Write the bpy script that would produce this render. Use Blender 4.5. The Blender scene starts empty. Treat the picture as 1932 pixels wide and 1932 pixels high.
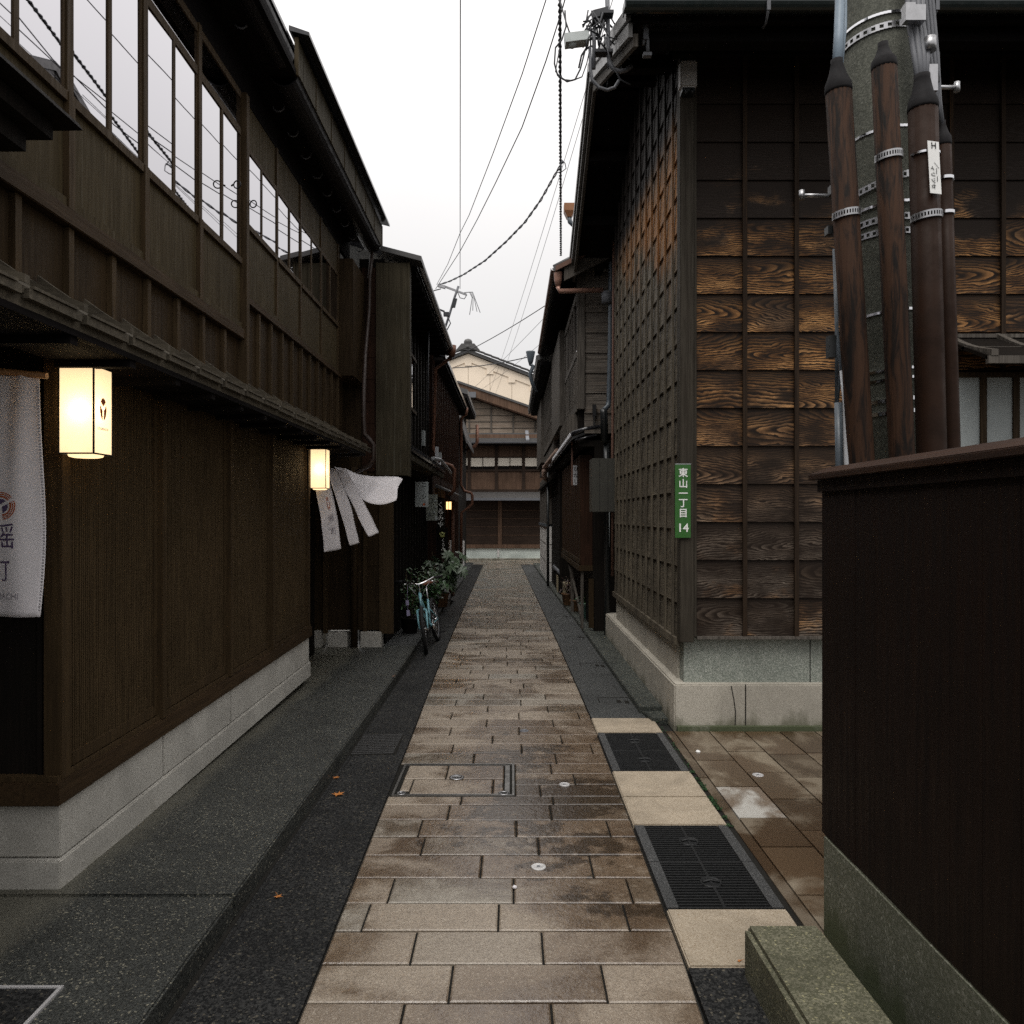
import bpy, bmesh, math, random
from mathutils import Vector, Matrix
rnd = random.Random(7)
C = bpy.context.scene.collection
F, CX, CY, H = 1450.0, 966.0, 974.0, 1.7      # survey constants: lens, principal point, eye height

def P(x, y, Y):                                # surveyed direction at distance Y along the lane -> world point
    return Vector(((x-CX)/F*Y, Y, H-(y-CY)/F*Y))
def G(x, y, z=0.0):                            # surveyed direction meeting the level z
    return P(x, y, F*(H-z)/(y-CY))

# ------------------------------------------------------------------ mesh builder
class MB:
    def __init__(s): s.v=[]; s.f=[]; s.uv={}; s.col={}; s.sm=set()
    def face(s, pts, uv=None, col=None, smooth=False):
        i=len(s.v); s.v+= [tuple(p) for p in pts]; k=len(s.f); s.f.append(tuple(range(i,i+len(pts))))
        if uv: s.uv[k]=uv
        if col: s.col[k]=col
        if smooth: s.sm.add(k)
        return s
    def box(s,x0,x1,y0,y1,z0,z1,col=None):
        i=len(s.v); k=len(s.f)
        s.v+=[(x,y,z) for z in (z0,z1) for y in (y0,y1) for x in (x0,x1)]
        for q in ((0,2,3,1),(4,5,7,6),(0,1,5,4),(2,6,7,3),(0,4,6,2),(1,3,7,5)):
            s.f.append(tuple(i+a for a in q))
        if col:
            for a in range(k,k+6): s.col[a]=col
        return s
    def obox(s,c,ax,ay,az,col=None):           # centre and three half vectors
        c=Vector(c); ax=Vector(ax); ay=Vector(ay); az=Vector(az); i=len(s.v); k=len(s.f)
        for z in (-1,1):
            for y in (-1,1):
                for x in (-1,1): s.v.append(tuple(c+ax*x+ay*y+az*z))
        for q in ((0,2,3,1),(4,5,7,6),(0,1,5,4),(2,6,7,3),(0,4,6,2),(1,3,7,5)):
            s.f.append(tuple(i+a for a in q))
        if col:
            for a in range(k,k+6): s.col[a]=col
        return s
    def bar(s,p,q,w,h,up=(0,0,1)):             # rectangular bar p->q, w sideways, h along up
        p=Vector(p); q=Vector(q); d=(q-p); u=Vector(up); sd=d.cross(u).normalized(); u2=sd.cross(d).normalized()
        return s.obox((p+q)/2, d/2, sd*w/2, u2*h/2)
    def tube(s,pts,r,seg=8,cap=True,smooth=True):
        pts=[Vector(p) for p in pts]; n=len(pts)
        rr=r if isinstance(r,(list,tuple)) else [r]*n
        base=len(s.v); prev=None
        for i,p in enumerate(pts):
            d=(pts[min(i+1,n-1)]-pts[max(i-1,0)])
            if d.length<1e-9: d=Vector((0,0,1))
            d.normalize()
            if prev is None:
                a=Vector((0,0,1)) if abs(d.z)<.9 else Vector((1,0,0))
                u=d.cross(a).normalized()
            else:
                u=(prev-d*prev.dot(d))
                u=u.normalized() if u.length>1e-6 else d.orthogonal().normalized()
            prev=u; w=d.cross(u)
            for k in range(seg):
                t=2*math.pi*k/seg
                s.v.append(tuple(p+(u*math.cos(t)+w*math.sin(t))*rr[i]))
        for i in range(n-1):
            for k in range(seg):
                a=base+i*seg+k; b=base+i*seg+(k+1)%seg
                if smooth: s.sm.add(len(s.f))
                s.f.append((a,b,b+seg,a+seg))
        if cap:
            s.f.append(tuple(base+k for k in reversed(range(seg))))
            s.f.append(tuple(base+(n-1)*seg+k for k in range(seg)))
        return s
    def lathe(s,prof,o,seg=20,ax=(0,0,1),smooth=True):   # prof: (radius, along axis)
        o=Vector(o); ax=Vector(ax).normalized(); u=ax.orthogonal().normalized(); w=ax.cross(u)
        base=len(s.v); n=len(prof)
        for (r,h) in prof:
            for k in range(seg):
                t=2*math.pi*k/seg
                s.v.append(tuple(o+ax*h+(u*math.cos(t)+w*math.sin(t))*max(r,1e-5)))
        for i in range(n-1):
            for k in range(seg):
                a=base+i*seg+k; b=base+i*seg+(k+1)%seg
                if smooth: s.sm.add(len(s.f))
                s.f.append((a,b,b+seg,a+seg))
        s.f.append(tuple(base+k for k in reversed(range(seg))))
        s.f.append(tuple(base+(n-1)*seg+k for k in range(seg)))
        return s
    def prism(s,poly,d):                       # planar polygon (3D points) swept by vector d
        poly=[Vector(p) for p in poly]; d=Vector(d); i=len(s.v); n=len(poly)
        s.v+=[tuple(p) for p in poly]+[tuple(p+d) for p in poly]
        s.f.append(tuple(i+k for k in reversed(range(n)))); s.f.append(tuple(i+n+k for k in range(n)))
        for k in range(n):
            s.f.append((i+k,i+(k+1)%n,i+n+(k+1)%n,i+n+k))
        return s
    def grid(s,fn,nu,nv,smooth=True):
        b=len(s.v)
        for i in range(nu+1):
            for j in range(nv+1): s.v.append(tuple(fn(i/nu,j/nv)))
        for i in range(nu):
            for j in range(nv):
                a=b+i*(nv+1)+j
                if smooth: s.sm.add(len(s.f))
                s.f.append((a,a+1,a+nv+2,a+nv+1))
        return s
    def torus(s,o,R,r,ax,seg=20,ms=8):
        o=Vector(o); ax=Vector(ax).normalized(); u=ax.orthogonal().normalized(); w=ax.cross(u); b=len(s.v)
        for i in range(seg):
            t=2*math.pi*i/seg; d=u*math.cos(t)+w*math.sin(t)
            for j in range(ms):
                q=2*math.pi*j/ms
                s.v.append(tuple(o+d*(R+r*math.cos(q))+ax*(r*math.sin(q))))
        for i in range(seg):
            for j in range(ms):
                i2=(i+1)%seg; j2=(j+1)%ms
                s.sm.add(len(s.f)); s.f.append((b+i*ms+j,b+i2*ms+j,b+i2*ms+j2,b+i*ms+j2))
        return s
    def add(s,o):
        b=len(s.v); k=len(s.f); s.v+=o.v; s.f+=[tuple(a+b for a in f) for f in o.f]
        for a,u in o.uv.items(): s.uv[a+k]=u
        for a,u in o.col.items(): s.col[a+k]=u
        s.sm|={a+k for a in o.sm}; return s
    def warp(s,fn): s.v=[tuple(fn(*p)) for p in s.v]; return s
    def xf(s,mt): s.v=[tuple(mt@Vector(p)) for p in s.v]; return s

WL={}                                          # world position of every parented object's frame
def build(name,m,mat,parent=None,bevel=0,origin=None,solid=0):
    if parent is not None: o0=WL[parent.name]
    elif origin is not None: o0=Vector(origin)
    else:
        xs=[p[0] for p in m.v]; ys=[p[1] for p in m.v]; zs=[p[2] for p in m.v]
        o0=Vector(((min(xs)+max(xs))/2,(min(ys)+max(ys))/2,min(zs)))
    me=bpy.data.meshes.new(name)
    me.from_pydata([tuple(Vector(p)-o0) for p in m.v],[],m.f)
    if m.uv:
        ul=me.uv_layers.new(name='UVMap')
        for k,p in enumerate(me.polygons):
            if k in m.uv:
                for li,uv in zip(p.loop_indices,m.uv[k]): ul.data[li].uv=uv
    if m.col:
        at=me.color_attributes.new('rnd','FLOAT_COLOR','CORNER')
        for k,p in enumerate(me.polygons):
            c=m.col.get(k,(.5,.5,.5,1))
            for li in p.loop_indices: at.data[li].color=c
    if m.sm:
        me.polygons.foreach_set('use_smooth',[k in m.sm for k in range(len(me.polygons))])
    if not m.uv and not m.col or bevel:
        bm=bmesh.new(); bm.from_mesh(me)
        if bevel:
            bmesh.ops.remove_doubles(bm,verts=bm.verts,dist=1e-5)
            es=[e for e in bm.edges if len(e.link_faces)==2 and e.calc_face_angle(0)>.5]
            bmesh.ops.bevel(bm,geom=es,offset=bevel,segments=2,affect='EDGES',clamp_overlap=True)
        bmesh.ops.recalc_face_normals(bm,faces=bm.faces)
        bm.to_mesh(me); bm.free()
    me.materials.append(mat)
    o=bpy.data.objects.new(name,me); C.objects.link(o)
    if parent is not None: o.parent=parent
    else: o.location=o0
    if solid:
        md=o.modifiers.new('thickness','SOLIDIFY'); md.thickness=solid; md.offset=0
    WL[o.name]=o0
    return o
def build_each(name,m,mat,parent,bevel=0):     # every connected piece becomes a part of its own
    par=list(range(len(m.v)))
    def find(a):
        while par[a]!=a: par[a]=par[par[a]]; a=par[a]
        return a
    for f in m.f:
        for a in f[1:]:
            x,y=find(f[0]),find(a)
            if x!=y: par[x]=y
    gr={}
    for k,f in enumerate(m.f): gr.setdefault(find(f[0]),[]).append(k)
    for ks in gr.values():
        q=MB(); mp={}
        for k in ks:
            fa=[]
            for a in m.f[k]:
                if a not in mp: mp[a]=len(q.v); q.v.append(m.v[a])
                fa.append(mp[a])
            if k in m.sm: q.sm.add(len(q.f))
            q.f.append(tuple(fa))
        build(name,q,mat,parent,bevel)
def thing(name,loc,label,cat,group=None):
    o=bpy.data.objects.new(name,None); C.objects.link(o); o.location=loc; WL[o.name]=Vector(loc)
    o.empty_display_size=.1
    return tag(o,label,cat,group)
def tag(o,label,cat,group=None):
    o['label']=label; o['category']=cat
    if group: o['group']=group
    return o
def struct(o): o['kind']='structure'; return o
def dup(root,loc,label=None,rz=0,scale=None):
    r=root.copy(); C.objects.link(r); r.location=loc; r.rotation_euler=(0,0,rz)
    if scale: r.scale=(scale,)*3
    if label: r['label']=label
    for ch in list(root.children):
        c=ch.copy(); C.objects.link(c); c.parent=r
        for g in ch.children:
            d=g.copy(); C.objects.link(d); d.parent=c
    return r
def text_mb(txt,size,o,ux,uz,depth=.001,bold=0):      # lettering as a mesh: origin = centre, ux = reading direction, uz = up
    cu=bpy.data.curves.new('lettering','FONT'); cu.body=txt; cu.size=size; cu.align_x='CENTER'; cu.align_y='CENTER'
    cu.extrude=depth; cu.resolution_u=3; cu.offset=bold
    ob=bpy.data.objects.new('lettering',cu); C.objects.link(ob)
    dg=bpy.context.evaluated_depsgraph_get(); dg.update()
    me=ob.evaluated_get(dg).to_mesh()
    m=MB(); o=Vector(o); ux=Vector(ux).normalized(); uz=Vector(uz).normalized(); n=ux.cross(uz)
    m.v=[tuple(o+ux*v.co.x+uz*v.co.y+n*v.co.z) for v in me.vertices]
    m.f=[tuple(p.vertices) for p in me.polygons]
    bpy.data.objects.remove(ob); bpy.data.curves.remove(cu)
    return m
def vtext(chars,size,step,o,ux,uz,depth=.001):
    m=MB(); o=Vector(o); uz=Vector(uz).normalized()
    for i,c in enumerate(chars): m.add(text_mb(c,size,o-uz*step*i,ux,uz,depth))
    return m

# ------------------------------------------------------------------ materials
class NT:
    def __init__(s,name):
        s.m=bpy.data.materials.new(name); s.m.use_nodes=True; s.t=s.m.node_tree; s.n=s.t.nodes; s.n.clear()
        s.out=s.n.new('ShaderNodeOutputMaterial'); s.b=s.n.new('ShaderNodeBsdfPrincipled')
        s.t.links.new(s.b.outputs[0],s.out.inputs[0])
    def put(s,sock,v):
        if hasattr(v,'is_linked') or isinstance(v,bpy.types.NodeSocket): s.t.links.new(v,sock)
        else:
            if isinstance(v,(tuple,list)) and len(v)==3 and sock.type=='RGBA': v=(*v,1)
            sock.default_value=v
    def node(s,ty,out=0,props=None,**kw):
        n=s.n.new(ty)
        for k,v in (props or {}).items(): setattr(n,k,v)
        for k,v in kw.items():
            key=int(k[1:]) if k[0]=='i' and k[1:].isdigit() else k.replace('_',' ')
            s.put(n.inputs[key],v)
        return n.outputs[out]
    def pos(s): return s.node('ShaderNodeNewGeometry',0)
    def vmul(s,v,k): return s.node('ShaderNodeVectorMath',0,{'operation':'MULTIPLY'},i0=v,i1=k)
    def vadd(s,v,k): return s.node('ShaderNodeVectorMath',0,{'operation':'ADD'},i0=v,i1=k)
    def noise(s,v,scale,detail=4,rough=.6,dist=0): return s.node('ShaderNodeTexNoise',0,Vector=v,Scale=scale,Detail=detail,Roughness=rough,Distortion=dist)
    def math(s,op,a,b=0,clamp=False): return s.node('ShaderNodeMath',0,{'operation':op,'use_clamp':clamp},i0=a,i1=b)
    def ramp(s,v,a,b,lo=0,hi=1): return s.node('ShaderNodeMapRange',0,{'interpolation_type':'SMOOTHSTEP'},Value=v,From_Min=a,From_Max=b,To_Min=lo,To_Max=hi)
    def mix(s,f,a,b,mode='MIX'):
        n=s.n.new('ShaderNodeMix'); n.data_type='RGBA'; n.blend_type=mode
        s.put(n.inputs[0],f); s.put(n.inputs[6],a); s.put(n.inputs[7],b); return n.outputs[2]
    def sep(s,v):
        n=s.n.new('ShaderNodeSeparateXYZ'); s.put(n.inputs[0],v); return n.outputs
    def comb(s,x,y,z):
        n=s.n.new('ShaderNodeCombineXYZ'); s.put(n.inputs[0],x); s.put(n.inputs[1],y); s.put(n.inputs[2],z); return n.outputs[0]
    def attr(s,name): return s.node('ShaderNodeAttribute',0,{'attribute_name':name})
    def bump(s,h,strength=.3,dist=.01): s.put(s.b.inputs['Normal'],s.node('ShaderNodeBump',0,Height=h,Strength=strength,Distance=dist))
    def base(s,c,rough=.6,metal=0,spec=.5):
        s.put(s.b.inputs['Base Color'],c); s.put(s.b.inputs['Roughness'],rough); s.put(s.b.inputs['Metallic'],metal)
        s.put(s.b.inputs['Specular IOR Level'],spec); return s

def wood(name,c1,c2,axis='Z',fine=55,rough=.62,spec=.3,streak=None,bump=.25):
    t=NT(name); p=t.pos(); k=[fine]*3; k['XYZ'.index(axis)]=fine*.045
    g=t.noise(t.vmul(p,tuple(k)),1,6,.65,.4)
    b=t.noise(p,2.3,3,.6)
    col=t.mix(t.ramp(g,.3,.72),c1,c2)
    col=t.mix(t.ramp(b,.35,.75,0,.55),col,tuple(c*.45 for c in c1))
    if streak:                                   # pale dry fibres
        k2=[38]*3; k2['XYZ'.index(axis)]=1.1
        s=t.noise(t.vmul(p,tuple(k2)),1,4,.7)
        col=t.mix(t.ramp(s,.56,.78,0,streak[1]),col,streak[0])
    t.base(col,t.ramp(g,.2,.8,rough-.1,rough+.15),0,spec*.42); t.bump(g,bump,.006); return t.m
def speck(name,c1,c2,c3,scale=120,rough=.75,stain=None,bump=.35,spec=.4,blot=1.3):
    t=NT(name); p=t.pos()
    v=t.node('ShaderNodeTexVoronoi',1,{'feature':'F1'},Vector=p,Scale=scale)
    f=t.sep(v)[0]; n=t.noise(p,scale*.5,3,.7); b=t.noise(p,blot,5,.65,.5)
    col=t.mix(t.ramp(f,.2,.8),c1,c2); col=t.mix(t.ramp(f,.93,.98),col,c3)
    col=t.mix(t.ramp(b,.35,.7,0,.5),col,tuple(c*.5 for c in c1))
    if stain:
        z=t.sep(p)[2]; s=t.noise(t.vmul(p,(3.5,3.5,1.1)),1,6,.7)
        hgt=t.math('SUBTRACT',s,t.math('MULTIPLY',z,stain[1]))
        col=t.mix(t.ramp(hgt,stain[2],stain[2]+.22,0,.85),col,stain[0])
    t.base(col,t.math('ADD',t.ramp(n,.3,.7,-.08,.08),rough),0,spec); t.bump(t.math('ADD',n,t.math('MULTIPLY',f,.5)),bump,.004); return t.m
def plain(name,c,rough=.5,metal=0,spec=.5,var=.35,scale=14,bump=.12):
    t=NT(name); p=t.pos(); n=t.noise(p,scale,5,.65); n2=t.noise(p,scale*.18,3,.6)
    col=t.mix(t.ramp(n,.3,.75,0,var),c,tuple(x*.45 for x in c)); col=t.mix(t.ramp(n2,.4,.75,0,var),col,tuple(x*.6+.01 for x in c))
    t.base(col,t.ramp(n,.25,.8,max(rough-.12,.02),min(rough+.15,1)),metal,spec)
    if bump: t.bump(n,bump,.004)
    return t.m
MT={}
MT['wood_l']=wood('stained dark boards',(.046,.029,.0135),(.022,.0135,.0065),'Z',60,.6,.3)
MT['wood_pan']=wood('weathered olive panels',(.068,.050,.024),(.038,.027,.013),'Z',50,.65,.3,((.13,.115,.085),.5))
MT['wood_post']=wood('brown posts',(.072,.047,.023),(.035,.022,.0105),'Z',55,.6,.35)
MT['wood_beam']=wood('brown beams',(.062,.038,.019),(.031,.019,.0095),'Y',55,.6,.35)
MT['wood_black']=wood('near black boards',(.013,.010,.008),(.006,.005,.004),'Z',55,.7,.25)
MT['wood_olive']=wood('olive weathered boards',(.062,.052,.033),(.033,.027,.017),'Z',45,.7,.25,((.16,.155,.125),.5))
MT['wood_redbrown']=wood('red brown boards',(.042,.019,.011),(.017,.0085,.005),'Z',50,.65,.25)
MT['wood_grey']=wood('grey weathered timber',(.135,.120,.104),(.048,.042,.036),'Z',60,.75,.25)
MT['wood_greyh']=wood('grey weathered boards',(.20,.175,.15),(.045,.038,.032),'X',60,.75,.25,((.25,.13,.05),.35))
MT['wood_end']=wood('brown wall boards',(.15,.092,.062),(.075,.045,.030),'Z',30,.65,.3)
MT['wood_endlow']=wood('dark brown wall boards',(.050,.033,.024),(.026,.017,.013),'X',30,.65,.3)
MT['wood_fence']=wood('dark stained fence boards',(.0145,.0074,.005),(.0068,.0037,.0027),'Z',40,.55,.35)
MT['wood_cap']=wood('reddish coping board',(.042,.021,.013),(.020,.0105,.007),'Y',50,.45,.45)
MT['shake']=wood('shake boards',(.115,.098,.072),(.050,.042,.031),'X',50,.6,.4)
MT['frontbatten']=wood('dark front battens',(.036,.023,.014),(.017,.011,.008),'Z',50,.65,.25,((.20,.10,.035),.35))
MT['postgrey']=wood('dark grey corner post',(.055,.047,.036),(.026,.021,.016),'Z',50,.65,.25)
MT['capgrey']=plain('dark conduit caps',(.017,.016,.017),.8,0,.1)
MT['gablewood']=wood('pale weathered gable boards',(.36,.295,.235),(.17,.13,.10),'X',30,.75,.25,((.50,.24,.09),.5))
MT['lattice']=wood('fine slat timber',(.088,.060,.031),(.042,.028,.0145),'Z',60,.6,.25)
MT['lframe']=wood('slat panel frames',(.066,.043,.021),(.034,.022,.011),'Z',55,.6,.3)
MT['soffit']=wood('dark soffit boards',(.012,.010,.010),(.007,.006,.006),'Y',40,.8,.15)
MT['gutter']=plain('dark gutter',(.012,.010,.011),.45,.0,.25)
MT['iron']=plain('black iron',(.012,.012,.013),.45,.3,.5)
MT['steel']=plain('galvanised steel',(.42,.42,.43),.32,.9,.5,.4,30)
MT['chrome']=plain('bright metal',(.72,.72,.74),.14,1,.5,.1,30,0)
MT['copper']=plain('aged copper pipe',(.15,.065,.038),.45,.35,.5)
MT['rust']=plain('rusty pipe',(.16,.085,.06),.65,.1,.4)
MT['bluepipe']=plain('blue grey pipe',(.085,.105,.125),.42,.0,.5)
MT['greypipe']=plain('pale grey pipe',(.38,.39,.41),.4,0,.5,.2)
MT['blackpipe']=plain('black pipe',(.012,.014,.015),.4,0,.5)
MT['cable']=plain('dark cable',(.025,.027,.032),.5,0,.4)
MT['cablegrey']=plain('grey cable',(.14,.145,.16),.5,0,.4)
MT['tile_black']=plain('glazed black tiles',(.018,.018,.021),.18,0,.6,.4,20)
MT['tile_grey']=plain('grey roof tiles',(.085,.083,.082),.45,0,.4,.6,10,.3)
MT['plaster']=plain('cream plaster',(.90,.77,.62),.85,0,.2,.16,1.4,.06)
MT['plasterline']=plain('plaster joint',(.50,.42,.32),.9,0,.2)
MT['granite']=speck('pale granite',(.45,.43,.385),(.58,.56,.51),(.30,.29,.26),260,.8,((.24,.23,.17),.9,.46),.12,.3)
MT['concrete']=speck('grey concrete',(.34,.315,.265),(.46,.43,.37),(.22,.20,.17),230,.85,((.125,.12,.085),1.6,.30),.2,.3)
MT['washed']=speck('exposed stone concrete',(.17,.19,.165),(.33,.35,.31),(.44,.44,.41),170,.85,None,.5,.3)
MT['white_block']=speck('white blocks',(.62,.60,.58),(.74,.72,.70),(.5,.5,.5),90,.9,None,.2,.2)
MT['mint']=speck('pale green footing',(.50,.56,.52),(.60,.65,.61),(.45,.5,.46),90,.85,None,.1,.3)
MT['mossblock']=speck('mossy stone',(.090,.090,.058),(.175,.167,.118),(.30,.28,.17),150,.9,None,.7,.2,6)
MT['mossbase']=speck('damp mossy concrete',(.115,.12,.085),(.19,.19,.15),(.30,.30,.25),120,.85,((.05,.062,.028),1.2,.25),.35,.25)
MT['aggr']=speck('wet exposed aggregate',(.022,.027,.023),(.070,.078,.068),(.30,.28,.21),130,.5,None,.9,.5,2.2)
MT['asph']=speck('dark asphalt',(.007,.0075,.008),(.036,.036,.035),(.10,.09,.07),120,.65,None,1,.2,2)
MT['asph2']=speck('grey asphalt',(.022,.024,.024),(.062,.066,.064),(.16,.15,.14),185,.55,None,.9,.5,1.6)
MT['earth']=plain('dark ground',(.02,.02,.018),.9,0,.2)
def pave_l():
    m=speck('wet aggregate pavement',(.019,.021,.019),(.060,.063,.057),(.25,.235,.18),170,.5,None,.9,.5,2.2)
    nt=m.node_tree; b=[n for n in nt.nodes if n.type=='BSDF_PRINCIPLED'][0]; src=b.inputs['Base Color'].links[0].from_socket
    t=NT.__new__(NT); t.m=m; t.t=nt; t.n=nt.nodes; t.b=b
    p=t.pos(); s=t.sep(p); n=t.noise(t.vmul(p,(5,2.2,1)),1,5,.65)
    d=t.ramp(t.math('ADD',s[0],t.math('MULTIPLY',n,.30)),-1.62,-1.80)     # drier, dustier strip under the eave
    f=t.noise(p,140,2,.6); dry=t.mix(f,(.085,.08,.058),(.17,.16,.125))
    t.put(b.inputs['Base Color'],t.mix(t.math('MULTIPLY',d,.65),src,dry)); return m
MT['pave_l']=pave_l()
MT['joint']=plain('dark joint',(.012,.011,.009),.9,0,.2)
MT['slab']=speck('beige stone slab',(.32,.262,.19),(.41,.35,.27),(.24,.18,.12),210,.75,None,.3,.35,3.5)
MT['castiron']=plain('cast iron grate',(.016,.017,.018),.5,.35,.5,.4,60,.3)
MT['castrim']=speck('studded iron rim',(.03,.032,.033),(.07,.07,.07),(.12,.12,.12),260,.5,None,.8,.5)
def cloth():
    t=NT('white cotton'); n=t.noise(t.pos(),30,4,.6); w=t.noise(t.vmul(t.pos(),(400,400,400)),1,2,.5)
    col=t.mix(t.ramp(n,.3,.75,0,.10),(.90,.87,.89),(.70,.67,.69)); t.base(col,.9,0,.1); t.bump(n,.15,.004)
    tl=t.n.new('ShaderNodeBsdfTranslucent'); tl.inputs[0].default_value=(.84,.80,.80,1); mx=t.n.new('ShaderNodeMixShader'); mx.inputs[0].default_value=.30
    t.t.links.new(t.b.outputs[0],mx.inputs[1]); t.t.links.new(tl.outputs[0],mx.inputs[2]); t.t.links.new(mx.outputs[0],t.out.inputs[0]); return t.m
MT['cloth']=cloth()
MT['paint_brown']=plain('print rust',(.42,.11,.045),.8,0,.2,.1)
MT['paint_violet']=plain('print violet',(.10,.07,.14),.8,0,.2,.1)
MT['paint_grey']=plain('print grey',(.35,.33,.36),.8,0,.2,.1)
MT['paint_white']=plain('white paint',(.80,.80,.78),.5,0,.4,.1)
MT['paint_black']=plain('black ink',(.02,.02,.02),.6,0,.3,.1)
MT['enamel']=plain('green enamel',(.034,.125,.026),.3,0,.5,.2,25,.05)
MT['signgrey']=plain('pale sign board',(.33,.36,.36),.6,0,.3,.25)
MT['bamboo']=plain('bamboo rod',(.36,.17,.06),.5,0,.4)
MT['blue']=plain('sky blue bike paint',(.19,.40,.46),.3,0,.5,.12)
MT['rubber']=plain('tyre rubber',(.014,.014,.015),.7,0,.3)
MT['tan']=plain('tan leather',(.26,.10,.06),.5,0,.4)
MT['leaf1']=plain('dark green leaves',(.050,.115,.040),.38,0,.5,.6,9)
MT['leaf2']=plain('grey green leaves',(.12,.175,.105),.32,0,.6,.6,9)
MT['leaf3']=plain('dark red leaves',(.050,.026,.022),.45,0,.4,.6,9)
MT['moss']=plain('bright moss',(.020,.055,.018),.9,0,.2,.6,60)
MT['fallen']=plain('orange leaf',(.50,.19,.045),.6,0,.3,.3,60)
MT['stem']=plain('plant stem',(.07,.055,.03),.7,0,.3)
MT['jade']=plain('jade glazed pot',(.10,.20,.17),.25,0,.6,.3,12)
MT['terra']=plain('brown clay pot',(.16,.085,.04),.6,0,.3,.4)
MT['beigebl']=plain('beige blocks',(.34,.29,.19),.85,0,.2,.3)
MT['blind']=plain('pale blind',(.90,.82,.70),.8,0,.2,.1,40)
MT['shoji']=plain('pale shoji paper',(.34,.37,.37),.85,0,.2,.15)
MT['seat_metal']=plain('pale lid',(.55,.54,.54),.45,.3,.5,.3,50)
MT['dgreen']=plain('grey enamel box',(.40,.38,.36),.5,0,.4,.2)
def glass():
    t=NT('sky reflecting glass'); n=t.noise(t.pos(),1.1,2,.5)
    t.base((.60,.59,.62),.012,1,.5); t.bump(n,.02,.02); return t.m
MT['glass']=glass()
def conduit():
    t=NT('flaking brown conduit'); p=t.pos()
    g=t.noise(t.vmul(p,(26,26,3.2)),1,6,.7,.6); f=t.noise(t.vmul(p,(80,80,3)),1,4,.6)
    col=t.mix(t.ramp(g,.44,.60),(.042,.022,.0135),(.009,.008,.0075)); col=t.mix(t.ramp(f,.35,.75,0,.5),col,(.024,.013,.009))
    t.base(col,.7,0,.07); t.bump(t.math('ADD',g,f),.5,.006); return t.m
MT['conduit']=conduit()
MT['conduit2']=plain('smooth brown conduit',(.024,.012,.0075),.55,0,.08,.7,9,.3)
MT['polecon']=speck('lichen grown pole concrete',(.088,.092,.075),(.145,.148,.122),(.19,.195,.165),150,.85,None,.3,.3,5)
def gold(name,front):
    """planed cedar boards, grain of its own on every board: u,v metres on the board, rnd = board"""
    t=NT(name); p=t.pos(); uv=t.node('ShaderNodeUVMap',0); r=t.sep(t.attr('rnd'))
    s=t.sep(uv)
    nd=t.noise(t.vadd(t.vmul(uv,(2.2,5.5,1)),t.vmul(t.attr('rnd'),(37,53,19))),1,4,.55)
    nd2=t.noise(t.vadd(t.vmul(uv,(5,38,1)),t.vmul(t.attr('rnd'),(17,33,59))),1,3,.6)
    u=t.math('MULTIPLY',t.math('ADD',s[0],t.math('MULTIPLY',t.math('SUBTRACT',r[0],.5),1.1)),.155)
    v=t.math('ADD',s[1],t.math('MULTIPLY',t.math('SUBTRACT',r[1],.5),.62))
    v=t.math('ADD',v,t.math('MULTIPLY',t.math('SUBTRACT',nd,.5),.15))
    v=t.math('ADD',v,t.math('MULTIPLY',t.math('SUBTRACT',nd2,.5),.012))
    d=t.math('SQRT',t.math('ADD',t.math('MULTIPLY',u,u),t.math('MULTIPLY',v,v)))
    fr=t.math('MULTIPLY_ADD',r[2],42); fr.node.inputs[2].default_value=38
    ln=t.math('FRACT',t.math('MULTIPLY',d,fr))
    ln=t.math('MULTIPLY',t.ramp(ln,.12,.85),t.ramp(ln,1,.9)); amp=t.noise(t.vadd(t.vmul(uv,(3.2,7,1)),t.vmul(t.attr('rnd'),(71,13,5))),1,4,.6); ln=t.math('MULTIPLY',ln,t.ramp(amp,.32,.72,.06,1))
    # second, finer fibre
    fb=t.noise(t.vadd(t.vmul(uv,(4,170,1)),t.vmul(t.attr('rnd'),(11,7,3))),1,3,.6)
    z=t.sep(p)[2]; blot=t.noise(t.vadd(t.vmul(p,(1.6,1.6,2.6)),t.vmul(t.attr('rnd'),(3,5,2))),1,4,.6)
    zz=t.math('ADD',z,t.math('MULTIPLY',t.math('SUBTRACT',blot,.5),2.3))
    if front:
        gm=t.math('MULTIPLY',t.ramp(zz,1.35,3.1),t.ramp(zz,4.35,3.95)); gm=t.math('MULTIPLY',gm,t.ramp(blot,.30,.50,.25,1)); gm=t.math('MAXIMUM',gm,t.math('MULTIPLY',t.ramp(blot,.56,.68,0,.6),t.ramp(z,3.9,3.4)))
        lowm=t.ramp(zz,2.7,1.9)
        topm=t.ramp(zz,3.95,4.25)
    pat=t.math('MULTIPLY',ln,t.ramp(fb,.2,.7,.55,1))
    pat=t.math('MULTIPLY',pat,t.ramp(t.math('ADD',s[1],t.math('MULTIPLY',t.math('SUBTRACT',amp,.5),.35)),.15,.0,.12,1))  # upper part of each board painted darker: lap shadow plus remaining char
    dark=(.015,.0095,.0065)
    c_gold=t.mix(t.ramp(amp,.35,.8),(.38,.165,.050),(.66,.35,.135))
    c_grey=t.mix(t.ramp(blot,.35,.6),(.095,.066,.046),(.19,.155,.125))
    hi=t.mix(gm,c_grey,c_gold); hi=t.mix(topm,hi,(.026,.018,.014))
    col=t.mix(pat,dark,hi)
    t.base(col,.5,0,.12)
    rr=t.ramp(pat,0,1,.55,.42); t.put(t.b.inputs['Roughness'],rr)
    t.bump(t.math('ADD',pat,t.math('MULTIPLY',fb,.4)),.35,.004)
    return t.m
MT['goldfront']=gold('cedar boards with raised grain',True)
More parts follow.
